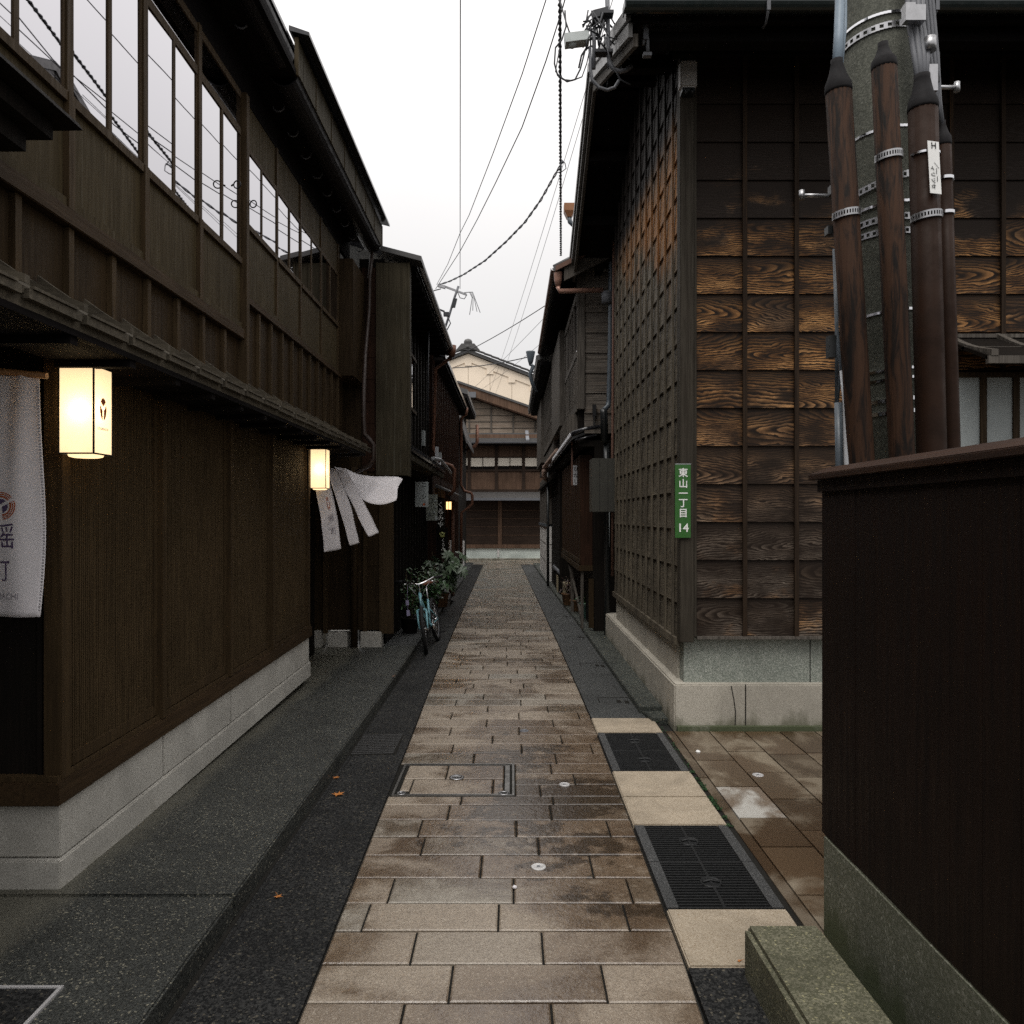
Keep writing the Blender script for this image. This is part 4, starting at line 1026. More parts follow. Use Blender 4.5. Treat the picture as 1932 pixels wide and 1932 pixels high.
# ------------------------------------------------------------------ R2 grey weathered house
R2=thing('weathered_townhouse',(2.2,13.4,0),'silver grey board townhouse behind the battened wall, with lattice windows over a dark bay','house')
Y2=10.95
m=MB(); m.box(.95,6,Y2+.05,16.1,2.85,5.45); build('upper_core',m,MT['wood_black'],R2)
m=MB(); nb=9
for i in range(nb):
    z=2.88+.287*i
    c=(rnd.random(),rnd.random(),rnd.random(),1)
    m.face([(1.03,Y2-.02,z),(2.0,Y2-.02,z),(2.0,Y2,z+.287),(1.03,Y2,z+.287)]); m.face([(1.03,Y2,z),(2.0,Y2,z),(2.0,Y2-.02,z),(1.03,Y2-.02,z)])
build('gable_boards',m,MT['wood_greyh'],R2)
m=MB(); m.box(.925,1.035,Y2-.05,Y2+.06,3.22,5.3); build('corner_post',m,MT['wood_grey'],R2,.006)
m=MB(); m.box(.935,.95,Y2+.06,13.4,3.25,4.9); build('lane_wall',m,MT['wood_grey'],R2)
m=MB(); m.box(.915,.934,Y2+.07,13.35,3.20,3.32); m.box(.915,.934,Y2+.07,13.35,3.98,4.06); m.box(.915,.934,Y2+.07,13.35,4.80,4.9)
for y in (11.45,11.9,12.3,12.75): m.box(.918,.934,y,y+.05,3.32,4.8)
m.box(.915,.934,13.28,13.4,3.2,4.9)
w=build('window_frame',m,MT['wood_grey'],R2)
m=MB()
for (a,b) in ((11.07,11.45),(11.50,11.9),(11.95,12.3),(12.35,12.75)): m.face([(.933,a,4.06),(.933,b,4.06),(.933,b,4.8),(.933,a,4.8)])
build('window_pane',m,MT['glass'],w)
m=MB()
for k in range(18): m.box(.922,.934,11.1+k*.12,11.13+k*.12,3.32,3.98)
build('window_slats',m,MT['wood_grey'],R2)
m=MB(); m.box(.83,.95,13.42,16.1,3.28,4.95); build('shutter_box',m,MT['wood_grey'],R2,.006)
m=MB(); m.box(.86,.95,Y2+.2,13.4,2.87,3.18)
for k in range(20): m.box(.835,.859,Y2+.25+k*.115,Y2+.28+k*.115,2.87,3.19)
build('lower_louvre',m,MT['wood_grey'],R2)
def r2z(x): return 5.16+.50*(x-.60)
m=MB(); m.prism([(.58,10.60,r2z(.58)),(3.0,10.60,r2z(3.0)),(3.0,10.60,r2z(3.0)-.07),(.58,10.60,r2z(.58)-.07)],(0,5.6,0)); build('roof',m,MT['tile_grey'],R2)
m=MB(); m.prism([(.60,10.56,r2z(.60)-.02),(2.6,10.56,r2z(2.6)-.02),(2.6,10.56,r2z(2.6)-.085),(.60,10.56,r2z(.60)-.085)],(0,.04,0)); build('verge_edge',m,MT['rust'],R2)
m=MB(); m.prism([(.72,10.60,r2z(.72)-.09),(2.6,10.60,r2z(2.6)-.09),(2.6,10.60,r2z(2.6)-.27),(.72,10.60,r2z(.72)-.27)],(0,.05,0)); build('verge_board',m,MT['wood_grey'],R2)
m=MB(); m.prism([(.64,10.7,r2z(.64)-.08),(1.2,10.7,r2z(1.2)-.08),(1.2,10.7,r2z(1.2)-.12),(.64,10.7,r2z(.64)-.12)],(0,5.4,0)); m.box(1.18,1.27,10.66,11,5.12,5.22); build('eave_soffit',m,MT['soffit'],R2)
m=halfpipe((.575,5.13),.04,10.62,16.1); build('gutter',m,MT['copper'],R2)
m=MB()
for k in range(38): m.tube([(.58,10.7+k*.142,5.17),(.95,10.7+k*.142,5.36)],.03,6)
build_each('eave_tile',m,MT['tile_grey'],R2)
h2=P(1053,522,10.66)
m=MB(); m.lathe([(.03,-.15),(.055,-.05),(.062,.05),(.062,.06)],h2,12); m.tube([tuple(h2-Vector((0,0,.14))),tuple(h2-Vector((-.02,0,.2))),tuple(P(1138,547,10.66))],.034,10); build('downspout',m,plain('pinkish copper pipe',(.36,.20,.15),.45,.2,.4),R2)
m=MB(); m.lathe([(.05,0),(.085,.02),(.085,.16),(.05,.18)],P(1146,560,10.68)-Vector((0,0,.1)),10); build('pipe_junction',m,MT['cablegrey'],R2)
# lower eave; tile ends coloured pale to paint in their sky reflection
m=MB(); m.prism([(.86,10.98,2.80),(.86,10.98,2.86),(1.25,10.98,3.02),(1.25,10.98,2.94)],(0,6.6,0)); build('lower_eave',m,MT['tile_black'],R2)
m=MB()
for k in range(34):
    y=11.0+k*.195; m.tube([(.842,y,2.855),(1.2,y,2.99)],.036,8)
build_each('lower_eave_tile',m,MT['tile_black'],R2)
m=MB()
for k in range(34):
    y=11.0+k*.195; m.lathe([(.036,0),(.036,.014)],(.840,y,2.853),8,(-1,0,-.1))
build_each('tile_end',m,plain('tile ends with painted glint',(.66,.66,.69),.3),R2)
m=MB(); m.tube([(.86,10.97,2.875),(1.05,10.96,2.945),(1.27,10.95,2.98)],.035,8); m.tube([(.90,10.95,2.78),(1.2,10.95,2.86)],.018,6); build('verge_tiles',m,MT['tile_black'],R2)
m=MB(); m.box(.95,1.25,10.99,17.2,2.70,2.79); build('lower_soffit',m,MT['wood_black'],R2)
m=MB(); m.box(1.14,1.19,10.86,10.92,3.12,3.28); m.box(1.15,1.17,10.85,10.87,2.95,3.12); build('cable_box',m,MT['iron'],R2)
m=MB(); m.box(1.18,4,10.98,16.1,0,2.79); build('ground_wall',m,MT['wood_black'],R2)
m=MB(); m.box(1.0,1.179,11.28,15.2,.98,2.6); build('bay_box',m,MT['wood_redbrown'],R2)
m=MB()
for k in range(11): m.box(.992,.9995,11.3+k*.39,11.315+k*.39,1.08,2.6)
m.box(.975,1.2,11.24,15.25,.90,.979); m.box(.985,.9999,11.26,15.2,1.0,1.07); build('bay_trim',m,MT['wood_l'],R2)
m=MB(); m.box(1.01,1.05,11.28,11.33,.05,.90); m.box(1.01,1.06,13.2,13.26,.05,.90); build_each('bay_leg',m,MT['wood_grey'],R2)
m=MB(); m.bar((1.02,13.9,.9),(1.09,12.0,.10),.035,.05); build('bay_brace',m,MT['wood_grey'],R2)
m=MB(); m.box(1.10,1.17,11.0,11.05,.1,.8); build('side_leg',m,MT['wood_l'],R2)
t=thing('hanging_sign',(1.0,11.8,1.9),'narrow white hanging sign with small hiragana under the right tiled eave','sign')
m=MB(); a=P(1081,878,11.8); b=P(1092,915,11.8); m.box(a.x,b.x,11.8,11.83,b.z,a.z); build('board',m,plain('white sign board',(.50,.51,.53),.5),t)
build('lettering',vtext('ひがし',.075,.095,((a.x+b.x)/2,11.797,a.z-.06),(1,0,0),(0,0,1),.0008),MT['paint_black'],t)
build('side_trim',MB().box(a.x-.025,a.x-.002,11.795,11.835,b.z-.01,a.z+.45),MT['rust'],t)

R3=thing('weathered_townhouse',(2.2,20,0),'farthest right townhouse with stepped grey upper bays and a white block footing','house')
m=MB(); m.box(.87,5,16.15,24,2.9,5.0); build('upper_wall',m,MT['wood_grey'],R3)
m=MB(); m.box(.84,.869,16.3,20.5,3.30,3.42); m.box(.84,.869,16.3,20.5,4.75,4.85)
for k in range(9): m.box(.843,.869,16.35+k*.5,16.41+k*.5,3.42,4.75)
m.box(.845,.869,16.3,20.5,3.75,3.80)
w=build('window_frame',m,MT['wood_grey'],R3)
build('window_pane',MB().face([(.866,16.3,3.42),(.866,20.5,3.42),(.866,20.5,4.75),(.866,16.3,4.75)]),plain('milky glass',(.30,.32,.34),.25,.3,.6),w)
m=MB(); m.box(.78,.87,20.7,24,3.15,5.0); build('shutter_box',m,MT['wood_grey'],R3)
m=MB(); m.prism([(.86,16.3,3.29),(.86,20.5,3.29),(1.0,20.5,2.95),(1.0,16.3,2.95)],(.05,0,0)); build('bay_underside',m,MT['soffit'],R3)
m=MB(); m.prism([(.53,16.2,4.98),(.53,16.2,5.07),(3,16.2,6.1),(3,16.2,6.0)],(0,8.6,0)); build('roof',m,MT['tile_grey'],R3)
m=MB()
for k in range(50): m.tube([(.52,16.3+k*.17,5.07),(.9,16.3+k*.17,5.24)],.04,6)
build_each('eave_tile',m,MT['tile_grey'],R3)
m=MB(); m.box(.6,.9,16.2,24.5,4.90,4.97); build('eave_soffit',m,MT['soffit'],R3)
h3=P(1001,672,16.3)
m=MB(); m.lathe([(.03,-.2),(.06,-.1),(.10,.08),(.10,.1)],h3,10); m.tube([tuple(h3-Vector((0,0,.18))),tuple(P(1006,690,16.3)),tuple(P(1000,706,16.3)),tuple(P(1004,722,16.35)),tuple(P(1011,740,16.4))],.04,8); build('downspout',m,MT['bluepipe'],R3)
m=MB(); m.box(1.0,4,16.15,24,0,2.9); build('ground_wall',m,MT['wood_black'],R3)
m=MB(); m.box(.87,1.2,19.4,24,1.45,2.75); build('grey_boarding',m,MT['wood_grey'],R3)
m=MB(); m.box(.875,1.22,19.4,24,.02,1.44); build('block_footing',m,MT['white_block'],R3)
m=MB()
for z in (.52,.98): m.box(.872,1.222,19.397,24,z,z+.012)
for y in (20.4,21.6,22.8): m.box(.872,.8745,y,y+.012,.05,1.44)
for (y,z) in ((20.0,1.2),(20.9,1.15),(22.2,1.1),(20.0,.75),(20.9,.7),(22.2,.65)): m.box(.871,.8745,y,y+.08,z,z+.05)
for z in (1.2,.75,.3): m.box(1.05,1.09,19.395,19.3998,z,z+.04)
build('block_joints',m,MT['joint'],R3)
m=MB(); m.tube([(.86,18.4,.02),(.86,18.4,2.75)],.035,10); build('downspout',m,MT['blackpipe'],R3)
m=MB(); m.box(.84,1.0,19.4,24,1.44,1.50); build('footing_cap',m,MT['bluepipe'],R3)
m=MB(); m.prism([(.80,16.6,2.45),(.80,16.6,2.52),(1.05,16.6,2.75),(1.05,16.6,2.65)],(0,7,0)); build('lower_eave',m,MT['wood_black'],R3)
m=MB(); pts=[(.74,17.2,2.80),(.72,17.0,2.74),(.74,17.6,2.6),(.80,17.8,2.55)]; m.tube(pts,.06,8); m.tube([(.9,15.2,3.0),(.78,16.6,2.86),(.74,17.1,2.8)],.05,8); build('wrapped_pipe',m,plain('wrapped beige pipe',(.36,.25,.20),.7),R3)
# small things at the foot of the right row
for i,(x,y,w,d,h,l) in enumerate(((.99,16.6,.22,.55,.36,'beige concrete block farther from the plants'),(1.05,15.4,.2,.5,.30,'beige concrete block nearer the red plants'))):
    o=build('concrete_block',MB().box(x,x+w,y,y+d,.05,.05+h),MT['beigebl'],bevel=.01); tag(o,l+' on the right kerb','block','concrete blocks by the right wall')
m=MB()
for k in range(3): m.tube([(1.02+.04*k,16.2,.52+.05*(k%2)),(1.0+.04*k,18.3,.50+.05*(k%2))],.05,10)
o=build('pipe_bundle',m,MT['cablegrey'],origin=(1.06,17.2,.45)); tag(o,'bundle of grey pipes lying on the beige blocks','pipes')
m=MB(); m.box(1.0,1.14,16.25,16.4,.05,.46); m.box(1.0,1.14,18.0,18.15,.05,.46)
o=build('pipe_trestle',m,MT['beigebl']); tag(o,'low beige stand under the grey pipe bundle','stand')

# ------------------------------------------------------------------ near right fence on mossy concrete
XF=1.272
t=thing('board_fence',(XF+.08,1.0,0),'near black board fence with reddish coping on a mossy concrete base','fence')
m=MB(); y=-3.5
while y<3.12:
    w=.155; m.box(XF+rnd.uniform(0,.003),XF+.03,y,min(y+w-.0012,3.155),.405,1.845); y+=w
m.box(XF+.03,XF+.10,-3.5,3.15,.405,1.845); build('boards',m,MT['wood_fence'],t)
m=MB(); m.box(XF-.012,XF+.13,-3.5,3.172,1.80,1.846); build('top_rail',m,MT['wood_fence'],t)
m=MB(); m.prism([(XF-.035,-3.5,1.872),(XF+.05,-3.5,1.905),(XF+.16,-3.5,1.872),(XF+.16,-3.5,1.848),(XF-.035,-3.5,1.848)],(0,6.71,0)); build('coping',m,MT['wood_cap'],t,.003)
m=MB(); m.box(XF-.004,XF+.14,-3.5,3.13,-.03,.404); build('concrete_base',m,MT['mossbase'],t,.006)
m=MB(); m.box(.862,1.142,1.1,2.86,-.02,.185)
m.warp(lambda x,y,z:(x+(.03*(2.8-y)/1.7),y,z))
o=build('stone_block',m,MT['mossblock'],bevel=.018); tag(o,'low mossy stone block lying beside the dark fence','stone block')

# ------------------------------------------------------------------ utility pole with clad conduits
UP=thing('utility_pole',(1.90,3.70,0),'concrete utility pole strapped with brown cable conduits behind the dark fence','pole')
def pv(x,y,Y): return tuple(P(x,y,Y))
def pl(z): return 1.985-.046*z
m=MB(); m.tube([(pl(0),3.78,0),(pl(4),3.78,4),(pl(10),3.78,10)],[.178,.166,.145],28); build('concrete_shaft',m,MT['polecon'],UP)
def conduit_line(top,bot,Y,r,mat,zmin=0.02):
    a=P(*top,Y); b=P(*bot,Y); d=(b-a)/(a.z-b.z); c=b+d*(b.z-zmin)
    mm=MB(); mm.tube([a,a.lerp(c,.3),a.lerp(c,.6),c],r,18); return mm,a,(a-c).normalized()
def cone(a,dr,r,L,r2):
    mm=MB(); mm.lathe([(r*1.02,-.01),(r*1.06,.0),(r*1.0,.03),(r*.72,L*.55),(r2,L),(r2,L+.02)],a,18,dr); return mm
m,a1,d1=conduit_line((1582,172),(1624,860),3.44,.056,None); build('conduit',m,MT['conduit'],UP)
build('conduit_cap',cone(a1,d1,.056,.12,.026),MT['capgrey'],UP)
m,a2,d2=conduit_line((1668,128),(1701,850),3.40,.053,None); build('conduit',m,MT['conduit'],UP)
build('conduit_cap',cone(a2,d2,.052,.09,.022),MT['capgrey'],UP)
m,a3,d3=conduit_line((1741,205),(1757,835),3.46,.062,None); build('conduit',m,MT['conduit2'],UP)
build('conduit_cap',cone(a3,d3,.062,.13,.034),MT['capgrey'],UP)
m,a4,d4=conduit_line((1780,272),(1797,835),3.62,.034,None); build('conduit',m,MT['conduit2'],UP)
build('conduit_cap',cone(a4,d4,.034,.09,.012),MT['capgrey'],UP)
m=MB(); m.tube([a1+d1*.1,Vector(pv(1583,60,3.5)),Vector(pv(1587,-60,3.54)),Vector(pv(1588,-500,3.6))],.022,10); m.tube([a1+d1*.1+Vector((.02,.01,0)),Vector(pv(1594,50,3.52)),Vector(pv(1597,-500,3.6))],.010,8)
build('riser_cable',m,plain('blue grey riser cable',(.20,.26,.32),.45,0,.4),UP)
m=MB()
for k,(dx,r) in enumerate(((-14,.012),(-5,.016),(4,.014),(12,.012))):
    m.tube([a3+d3*.10+Vector((dx*.0012,0,0)),Vector(pv(1738+dx,100,3.5)),Vector(pv(1728+dx,40,3.52)),Vector(pv(1722+dx*1.5,-300,3.6))],r,8)
for k,dx in enumerate((0,7,13)):
    m.tube([a4+d4*.08,Vector(pv(1768+dx*.4,190,3.6)),Vector(pv(1756+dx,110,3.58)),Vector(pv(1742+dx,-50,3.6)),Vector(pv(1738+dx,-400,3.62))],.009,8)
build('cable_bundle',m,MT['cablegrey'],UP)
m=MB(); a=P(1754,84,3.5); m.lathe([(.028,-.03),(.028,.03)],a,12); m.obox(tuple(P(1757,150,3.52)),(.02,0,0),(0,.02,0),(0,0,.06)); m.obox(tuple(P(1728,28,3.48)),(.035,0,0),(0,.02,0),(0,0,.035)); m.obox(tuple(P(1714,26,3.47)),(.022,0,0),(0,.02,0),(0,0,.04)); build_each('cable_clamp',m,MT['steel'],UP)
def strap(z,r,ax,ay,a0,a1,h,tilt=.0,holes=True,t=.003):
    """steel band round centre (ax,ay): visible arc, with punched holes when wide"""
    mm=MB(); n=34
    for i in range(n):
        t0=math.radians(a0+(a1-a0)*i/n); t1=math.radians(a0+(a1-a0)*(i+1)/n)
        tm=(t0+t1)/2; zz=z+tilt*math.cos(tm)
        c=Vector((ax+r*math.cos(tm),ay+r*math.sin(tm),zz)); tg=Vector((-math.sin(tm),math.cos(tm),-tilt/max(r,.01)*math.sin(tm)*.0)); nn=Vector((math.cos(tm),math.sin(tm),0)); l=r*(t1-t0)/2*1.02
        if holes and i%2:
            mm.obox(c+Vector((0,0,h*.38)),tg*l,nn*t,(0,0,h*.12)); mm.obox(c-Vector((0,0,h*.38)),tg*l,nn*t,(0,0,h*.12))
        else: mm.obox(c,tg*l,nn*t,(0,0,h*.5))
    return mm
def zof(y,Y=3.55): return 1.7-(y-974)/F*Y
def pst(m): build('perforated_strap',m,MT['steel'],UP)
pst(strap(zof(34,3.57),.170,pl(4),3.78,170,370,.032,.02)); pst(strap(zof(310,3.5),.176,pl(3.3)+.0,3.78,175,330,.032,.05))
c1=lambda z:(a1+d1*((z-a1.z)/d1.z)); c2=lambda z:(a2+d2*((z-a2.z)/d2.z)); c3=lambda z:(a3+d3*((z-a3.z)/d3.z))
for y,(cc,r) in ((404,(c1,.060)),(302,(c2,.057)),(405,(c3,.066))):
    z=zof(y,3.42); p=cc(z); pst(strap(z,r,p.x,p.y,180,360,.032,.008))
pst(strap(zof(398,3.55),.174,pl(3.1),3.78,190,350,.032,.01)); pst(strap(zof(425,3.55),.174,pl(3.0),3.78,190,350,.030,.0))
def bnd(m): build('steel_band',m,MT['chrome'],UP)
for y in (10,228,372,578,690,708,748,772): bnd(strap(zof(y,3.57),.175 if y>300 else .169,pl(zof(y,3.57)),3.78,175,365,.012 if y not in (748,772) else .018,.015,False))
z=zof(292,3.44); p=c3(z); bnd(strap(z,.065,p.x,p.y,190,350,.010,.0,False))
p=a4+d4*((zof(350,3.6)-a4.z)/d4.z); bnd(strap(zof(335,3.6),.037,p.x,p.y,190,360,.014,0,False)); bnd(strap(zof(400,3.6),.037,p.x+.004,p.y,190,360,.014,0,False))
m=MB()
for (y,s) in ((369,-1),(165,1),(560,-1)):
    z=zof(y,3.7); x=pl(z)+s*(.19 if s>0 else .30)
    if y==560: continue
    m.tube([(x,3.70,z),(x+s*.14,3.70,z)],.010,8); m.tube([(x+s*.14,3.70,z-.02),(x+s*.14,3.70,z+.025)],.014,8)
build_each('step_bolt',m,MT['steel'],UP)
m=MB(); m.obox(tuple(P(1572,360,3.62)),(.018,0,0),(0,.02,0),(0,0,.022)); m.obox(tuple(P(1567,436,3.5)),(.02,0,0),(0,.02,0),(0,0,.018)); m.obox(tuple(P(1568,655,3.52)),(.016,0,0),(0,.02,0),(0,0,.05)); m.obox(tuple(P(1760,130,3.6)),(.022,0,0),(0,.02,0),(0,0,.07)); build_each('cable_box',m,MT['blackpipe'],UP)
m=MB(); pa=P(1763,316,3.385); nrm=Vector((.25,-1,0)).normalized(); sx=Vector((1,.25,0)).normalized(); sz=Vector((-.012,0,1)).normalized()
m.obox(pa,sx*.030,nrm*.001,(sz-sx*.05)*.115); build('tag_plate',m,MT['paint_white'],UP,.0008)
m=MB(); q=sz-sx*.05
m.add(text_mb('H',.04,pa+q*.094+nrm*.003,sx,q,.0004)); m.add(text_mb('ィリツセ',.026,pa-q*.045-sx*.012+nrm*.003,-q,sx,.0004)); m.add(text_mb('／― 一',.026,pa-q*.02+sx*.008+nrm*.003,-q,sx,.0004)); build('lettering',m,MT['paint_black'],UP)
m=MB(); m.tube([tuple(P(1590,700,3.5)),tuple(P(1596,760,3.47)),tuple(P(1599,900,3.45)),tuple(P(1602,1000,3.45))],.014,10); build('white_conduit',m,MT['greypipe'],UP)
m=MB(); m.tube([tuple(P(1582,760,3.56)),tuple(P(1584,880,3.55)),tuple(P(1588,1100,3.55))],.018,10); m.tube([tuple(P(1577,440,3.58)),tuple(P(1580,620,3.58)),tuple(P(1586,700,3.56)),tuple(P(1580,760,3.56))],.006,6); m.tube([tuple(P(1574,470,3.6)),tuple(P(1579,640,3.6)),tuple(P(1578,780,3.58))],.008,6); build_each('side_cable',m,MT['bluepipe'],UP)
# ================================================================== GROUND
def lerp_tab(tab,y):
    if y<=tab[0][0]: return tab[0][1]
    for (a,b),(c,d) in zip(tab,tab[1:]):
        if y<=c: return b+(d-b)*(y-a)/(c-a)
    return tab[-1][1]
PL=[(-4,-.70),(2.57,-.72),(6.07,-.779),(8.6,-.83),(12.8,-.885),(26.5,-1.0),(28,-1.0)]
PR=[(-4,.60),(2.57,.647),(2.95,.66),(6.47,.665),(10,.62),(14,.55),(25.7,.34),(28,.30)]
KL=[(-4,-1.165),(6,-1.165),(10,-1.215),(12.3,-1.23),(18.8,-1.26),(28,-1.38)]
KR=[(6.5,1.10),(12.4,1.026),(14.9,.955),(22.2,.81),(28,.74)]
o=struct(build('ground',MB().box(-80,80,-30,140,-.6,-.03),MT['earth']))
def sheet(pts,z,z0=-.031): return MB().prism([(x,y,z0) for x,y in pts],(0,0,z-z0))
ys=[-4,2.57,6.07,8.6,12.8,18,27.0]
m=MB()
for a,b in zip(ys,ys[1:]):
    m.prism([(lerp_tab(KL,a)-.05,a,-.03),(lerp_tab(PL,a)-.004,a,-.03),(lerp_tab(PL,b)-.004,b,-.03),(lerp_tab(KL,b)-.05,b,-.03)],(0,0,.030))
struct(build('gutter_strip',m,MT['asph']))
ys=[6.47,8,10,12.4,14.9,18,22.2,27.0]; m=MB()
for a,b in zip(ys,ys[1:]):
    m.prism([(lerp_tab(PR,a)+.006,a,-.03),(lerp_tab(KR,a)+.03,a,-.03),(lerp_tab(KR,b)+.03,b,-.03),(lerp_tab(PR,b)+.006,b,-.03)],(0,0,.030))
struct(build('gutter_strip',m,MT['asph2']))
m=MB()
for (x,y,l) in ((.80,7.2,.3),(.78,8.9,.3),(.75,10.9,.28),(.72,13,.28),(.66,16,.25),(.60,19,.25)):
    m.obox((x+l/2,y,.0012),(l/2,.012,0),(0,.008,0),(0,0,.0008)); m.obox((x,y-.1,.0012),(.004,0,0),(0,.1,0),(0,0,.0008))
for (x,y) in ((.98,7.05),(1.05,7.03),(.97,8.75),(1.03,8.72),(.95,10.8),(1.0,10.75),(.92,13)): m.box(x-.02,x+.02,y-.05,y+.05,.0004,.003)
for (y) in (11.8,15.8): m.obox((-1.05,y,.0012),(.16,-.03,0),(.005,.03,0),(0,0,.0008))
struct(build('drain_slots',m,MT['joint']))
struct(build('wet_seam',MB().box(-1.1385,-1.131,1.5,6.2,-.02,.003),plain('standing water',(.02,.02,.02),.06,0,.6,.1,30,0)))
struct(build('near_asphalt',MB().box(.615,1.30,-4,2.893,-.03,0).warp(lambda x,y,z:(x if x>1 else lerp_tab(PR,y)+.006,y,z)),MT['asph']))
# raised side walks
m=MB()
m.prism([(-3.35,-4,-.03),(-1.172,-4,-.03),(-1.172,3.24,-.03),(-3.35,3.24,-.03)],(0,0,.128))
m.prism([(-3.35,3.249,-.03),(-1.172,3.249,-.03),(-1.172,7.40,-.03),(-3.35,7.40,-.03)],(0,0,.130))
m.prism([(-3.35,7.409,-.03),(-1.172,7.409,-.03),(-1.195,9.55,-.03),(-3.35,9.55,-.03)],(0,0,.126))
struct(build('left_pavement',m,MT['pave_l'],bevel=.008))
struct(build('kerb_shadow_strip',MB().box(-1.173,-1.140,-4,9.5,-.02,.0025).warp(lambda x,y,z:(x+(lerp_tab(KL,y)+1.165)*.6,y,z)),MT['joint']))  # dark strip standing in for the shadow band along the damp kerb
m=MB(); ys=[9.56,12.3,15.4,18.8,22,27.0]
for a,b in zip(ys,ys[1:]): m.prism([(-2,a,-.03),(lerp_tab(KL,a),a,-.03),(lerp_tab(KL,b)-.0,b-.01,-.03),(-2,b-.01,-.03)],(0,0,.105))
struct(build('left_kerb',m,MT['asph2'],bevel=.006))
m=MB(); ys=[6.62,8.6,10.66,12.4,14.9,18,22.2,27]
for a,b in zip(ys,ys[1:]): m.prism([(lerp_tab(KR,a),a,-.03),(1.40 if a<10.6 else 3,a,-.03),(1.40 if a<10.6 else 3,b-.006,-.03),(lerp_tab(KR,b),b-.006,-.03)],(0,0,.088))
m.prism([(1.16,6.36,-.03),(1.292,6.36,-.03),(1.292,6.61,-.03),(1.12,6.61,-.03)],(0,0,.058))
struct(build('right_kerb',m,MT['aggr'],bevel=.006))
# paving stones, each a little slab with its own tint and level
m=MB(); CV=(-.735,.015,4.67,5.28); g=.0045
def stone(x0,x1,y0,y1,sk=(0,0,0,0),tab=True):
    c=(rnd.random(),rnd.random(),rnd.random(),1); t=.0055; z=rnd.uniform(-.0015,.0015); e=.006
    A=[(x0+sk[0]+g,y0+g),(x1+sk[1]-g,y0+g),(x1+sk[2]-g,y1-g),(x0+sk[3]+g,y1-g)]
    cx=sum(a for a,b in A)/4; cy=sum(b for a,b in A)/4
    B=[(a+(e if a<cx else -e),b+(e if b<cy else -e)) for a,b in A]
    zz=[z+rnd.uniform(-.0008,.0008) for _ in range(4)]
    top=[(a,b,h) for (a,b),h in zip(B,zz)]; mid=[(a,b,h-.004) for (a,b),h in zip(A,zz)]; low=[(a,b,-.026) for a,b in A]
    m.face(top,None,c)
    for k in range(4):
        j=(k+1)%4; m.face([mid[k],mid[j],top[j],top[k]],None,c); m.face([low[k],low[j],mid[j],mid[k]],None,c)
# row joints near the camera as surveyed, then regular courses
rows=[3.152,3.379,3.616,3.86,4.078,4.306,4.67]; 
rows=[3.152-.232*k for k in range(20,0,-1)]+[3.152,3.379,3.616,3.86,4.078,4.306,4.531]
y=4.531
rows+= [4.67]; rows+=[4.87,5.075,5.28]
while rows[-1]<27.2: rows.append(rows[-1]+.232)
surv={3.152:(-.62,-.01,.55),3.379:(-.55,.01,.565),3.616:(-.15,.44),3.86:(-.46,.13),4.078:(-.50,.06,.53)}
for r,(a,b) in enumerate(zip(rows,rows[1:])):
    def seg(L0,R0,first,full=(.50,.60)):
        xs=[]; x=first
        while x<R0(a)-.06: 
            if x>L0(a)+.05: xs.append(x)
            x+=rnd.uniform(*full)
        e0=[L0(a)]+xs+[R0(a)]; e1=[L0(b)]+xs+[R0(b)]
        for i in range(len(e0)-1):
            stone(e0[i],e0[i+1],a,b,(0,0,e1[i+1]-e0[i+1],e1[i]-e0[i]))
    L=lambda y: lerp_tab(PL,y); R=lambda y: lerp_tab(PR,y)
    first=L(a)+(.30 if r%2 else .54)+rnd.uniform(-.13,.10)
    key=round(a,3)
    if key in surv: first=surv[key][0]
    if 4.60<a<5.27:
        seg(lambda y:.018,R,.018+(.20 if r%2 else .42)+rnd.uniform(-.06,.06)) 
    else: seg(L,R,first)
# cross street at the far end
y=27.2
while y<29.8:
    x=-6+rnd.uniform(0,.4)
    while x<6:
        w=rnd.uniform(.4,.6); stone(x,x+w,y,y+.26); x+=w
    y+=.26
struct(build('stone_paving',m,MT['stones']))
struct(build('paving_bed',MB().box(-.98,.66,-4,27.2,-.03,-.011).warp(lambda x,y,z:(lerp_tab(PL,y)-.003 if x<0 else lerp_tab(PR,y)+.004,y,z)),MT['joint']))
# right-hand drain strip: beige slabs
m=MB()
for (a,b) in ((6.035,6.465),(4.655,5.12),(4.232,4.648),(2.897,3.322)): m.box(.668,1.185,a,b,-.03,.001+rnd.uniform(0,.003))
struct(build('beige_slabs',m,MT['slab'],bevel=.006))
m=MB()
for a,b in ((2.9,3.9),(3.905,5.0),(5.005,6.10)): m.box(1.215,1.275,a,b,-.03,.004)
struct(build('street_edge_strip',m,MT['sideslab'])) if False else None
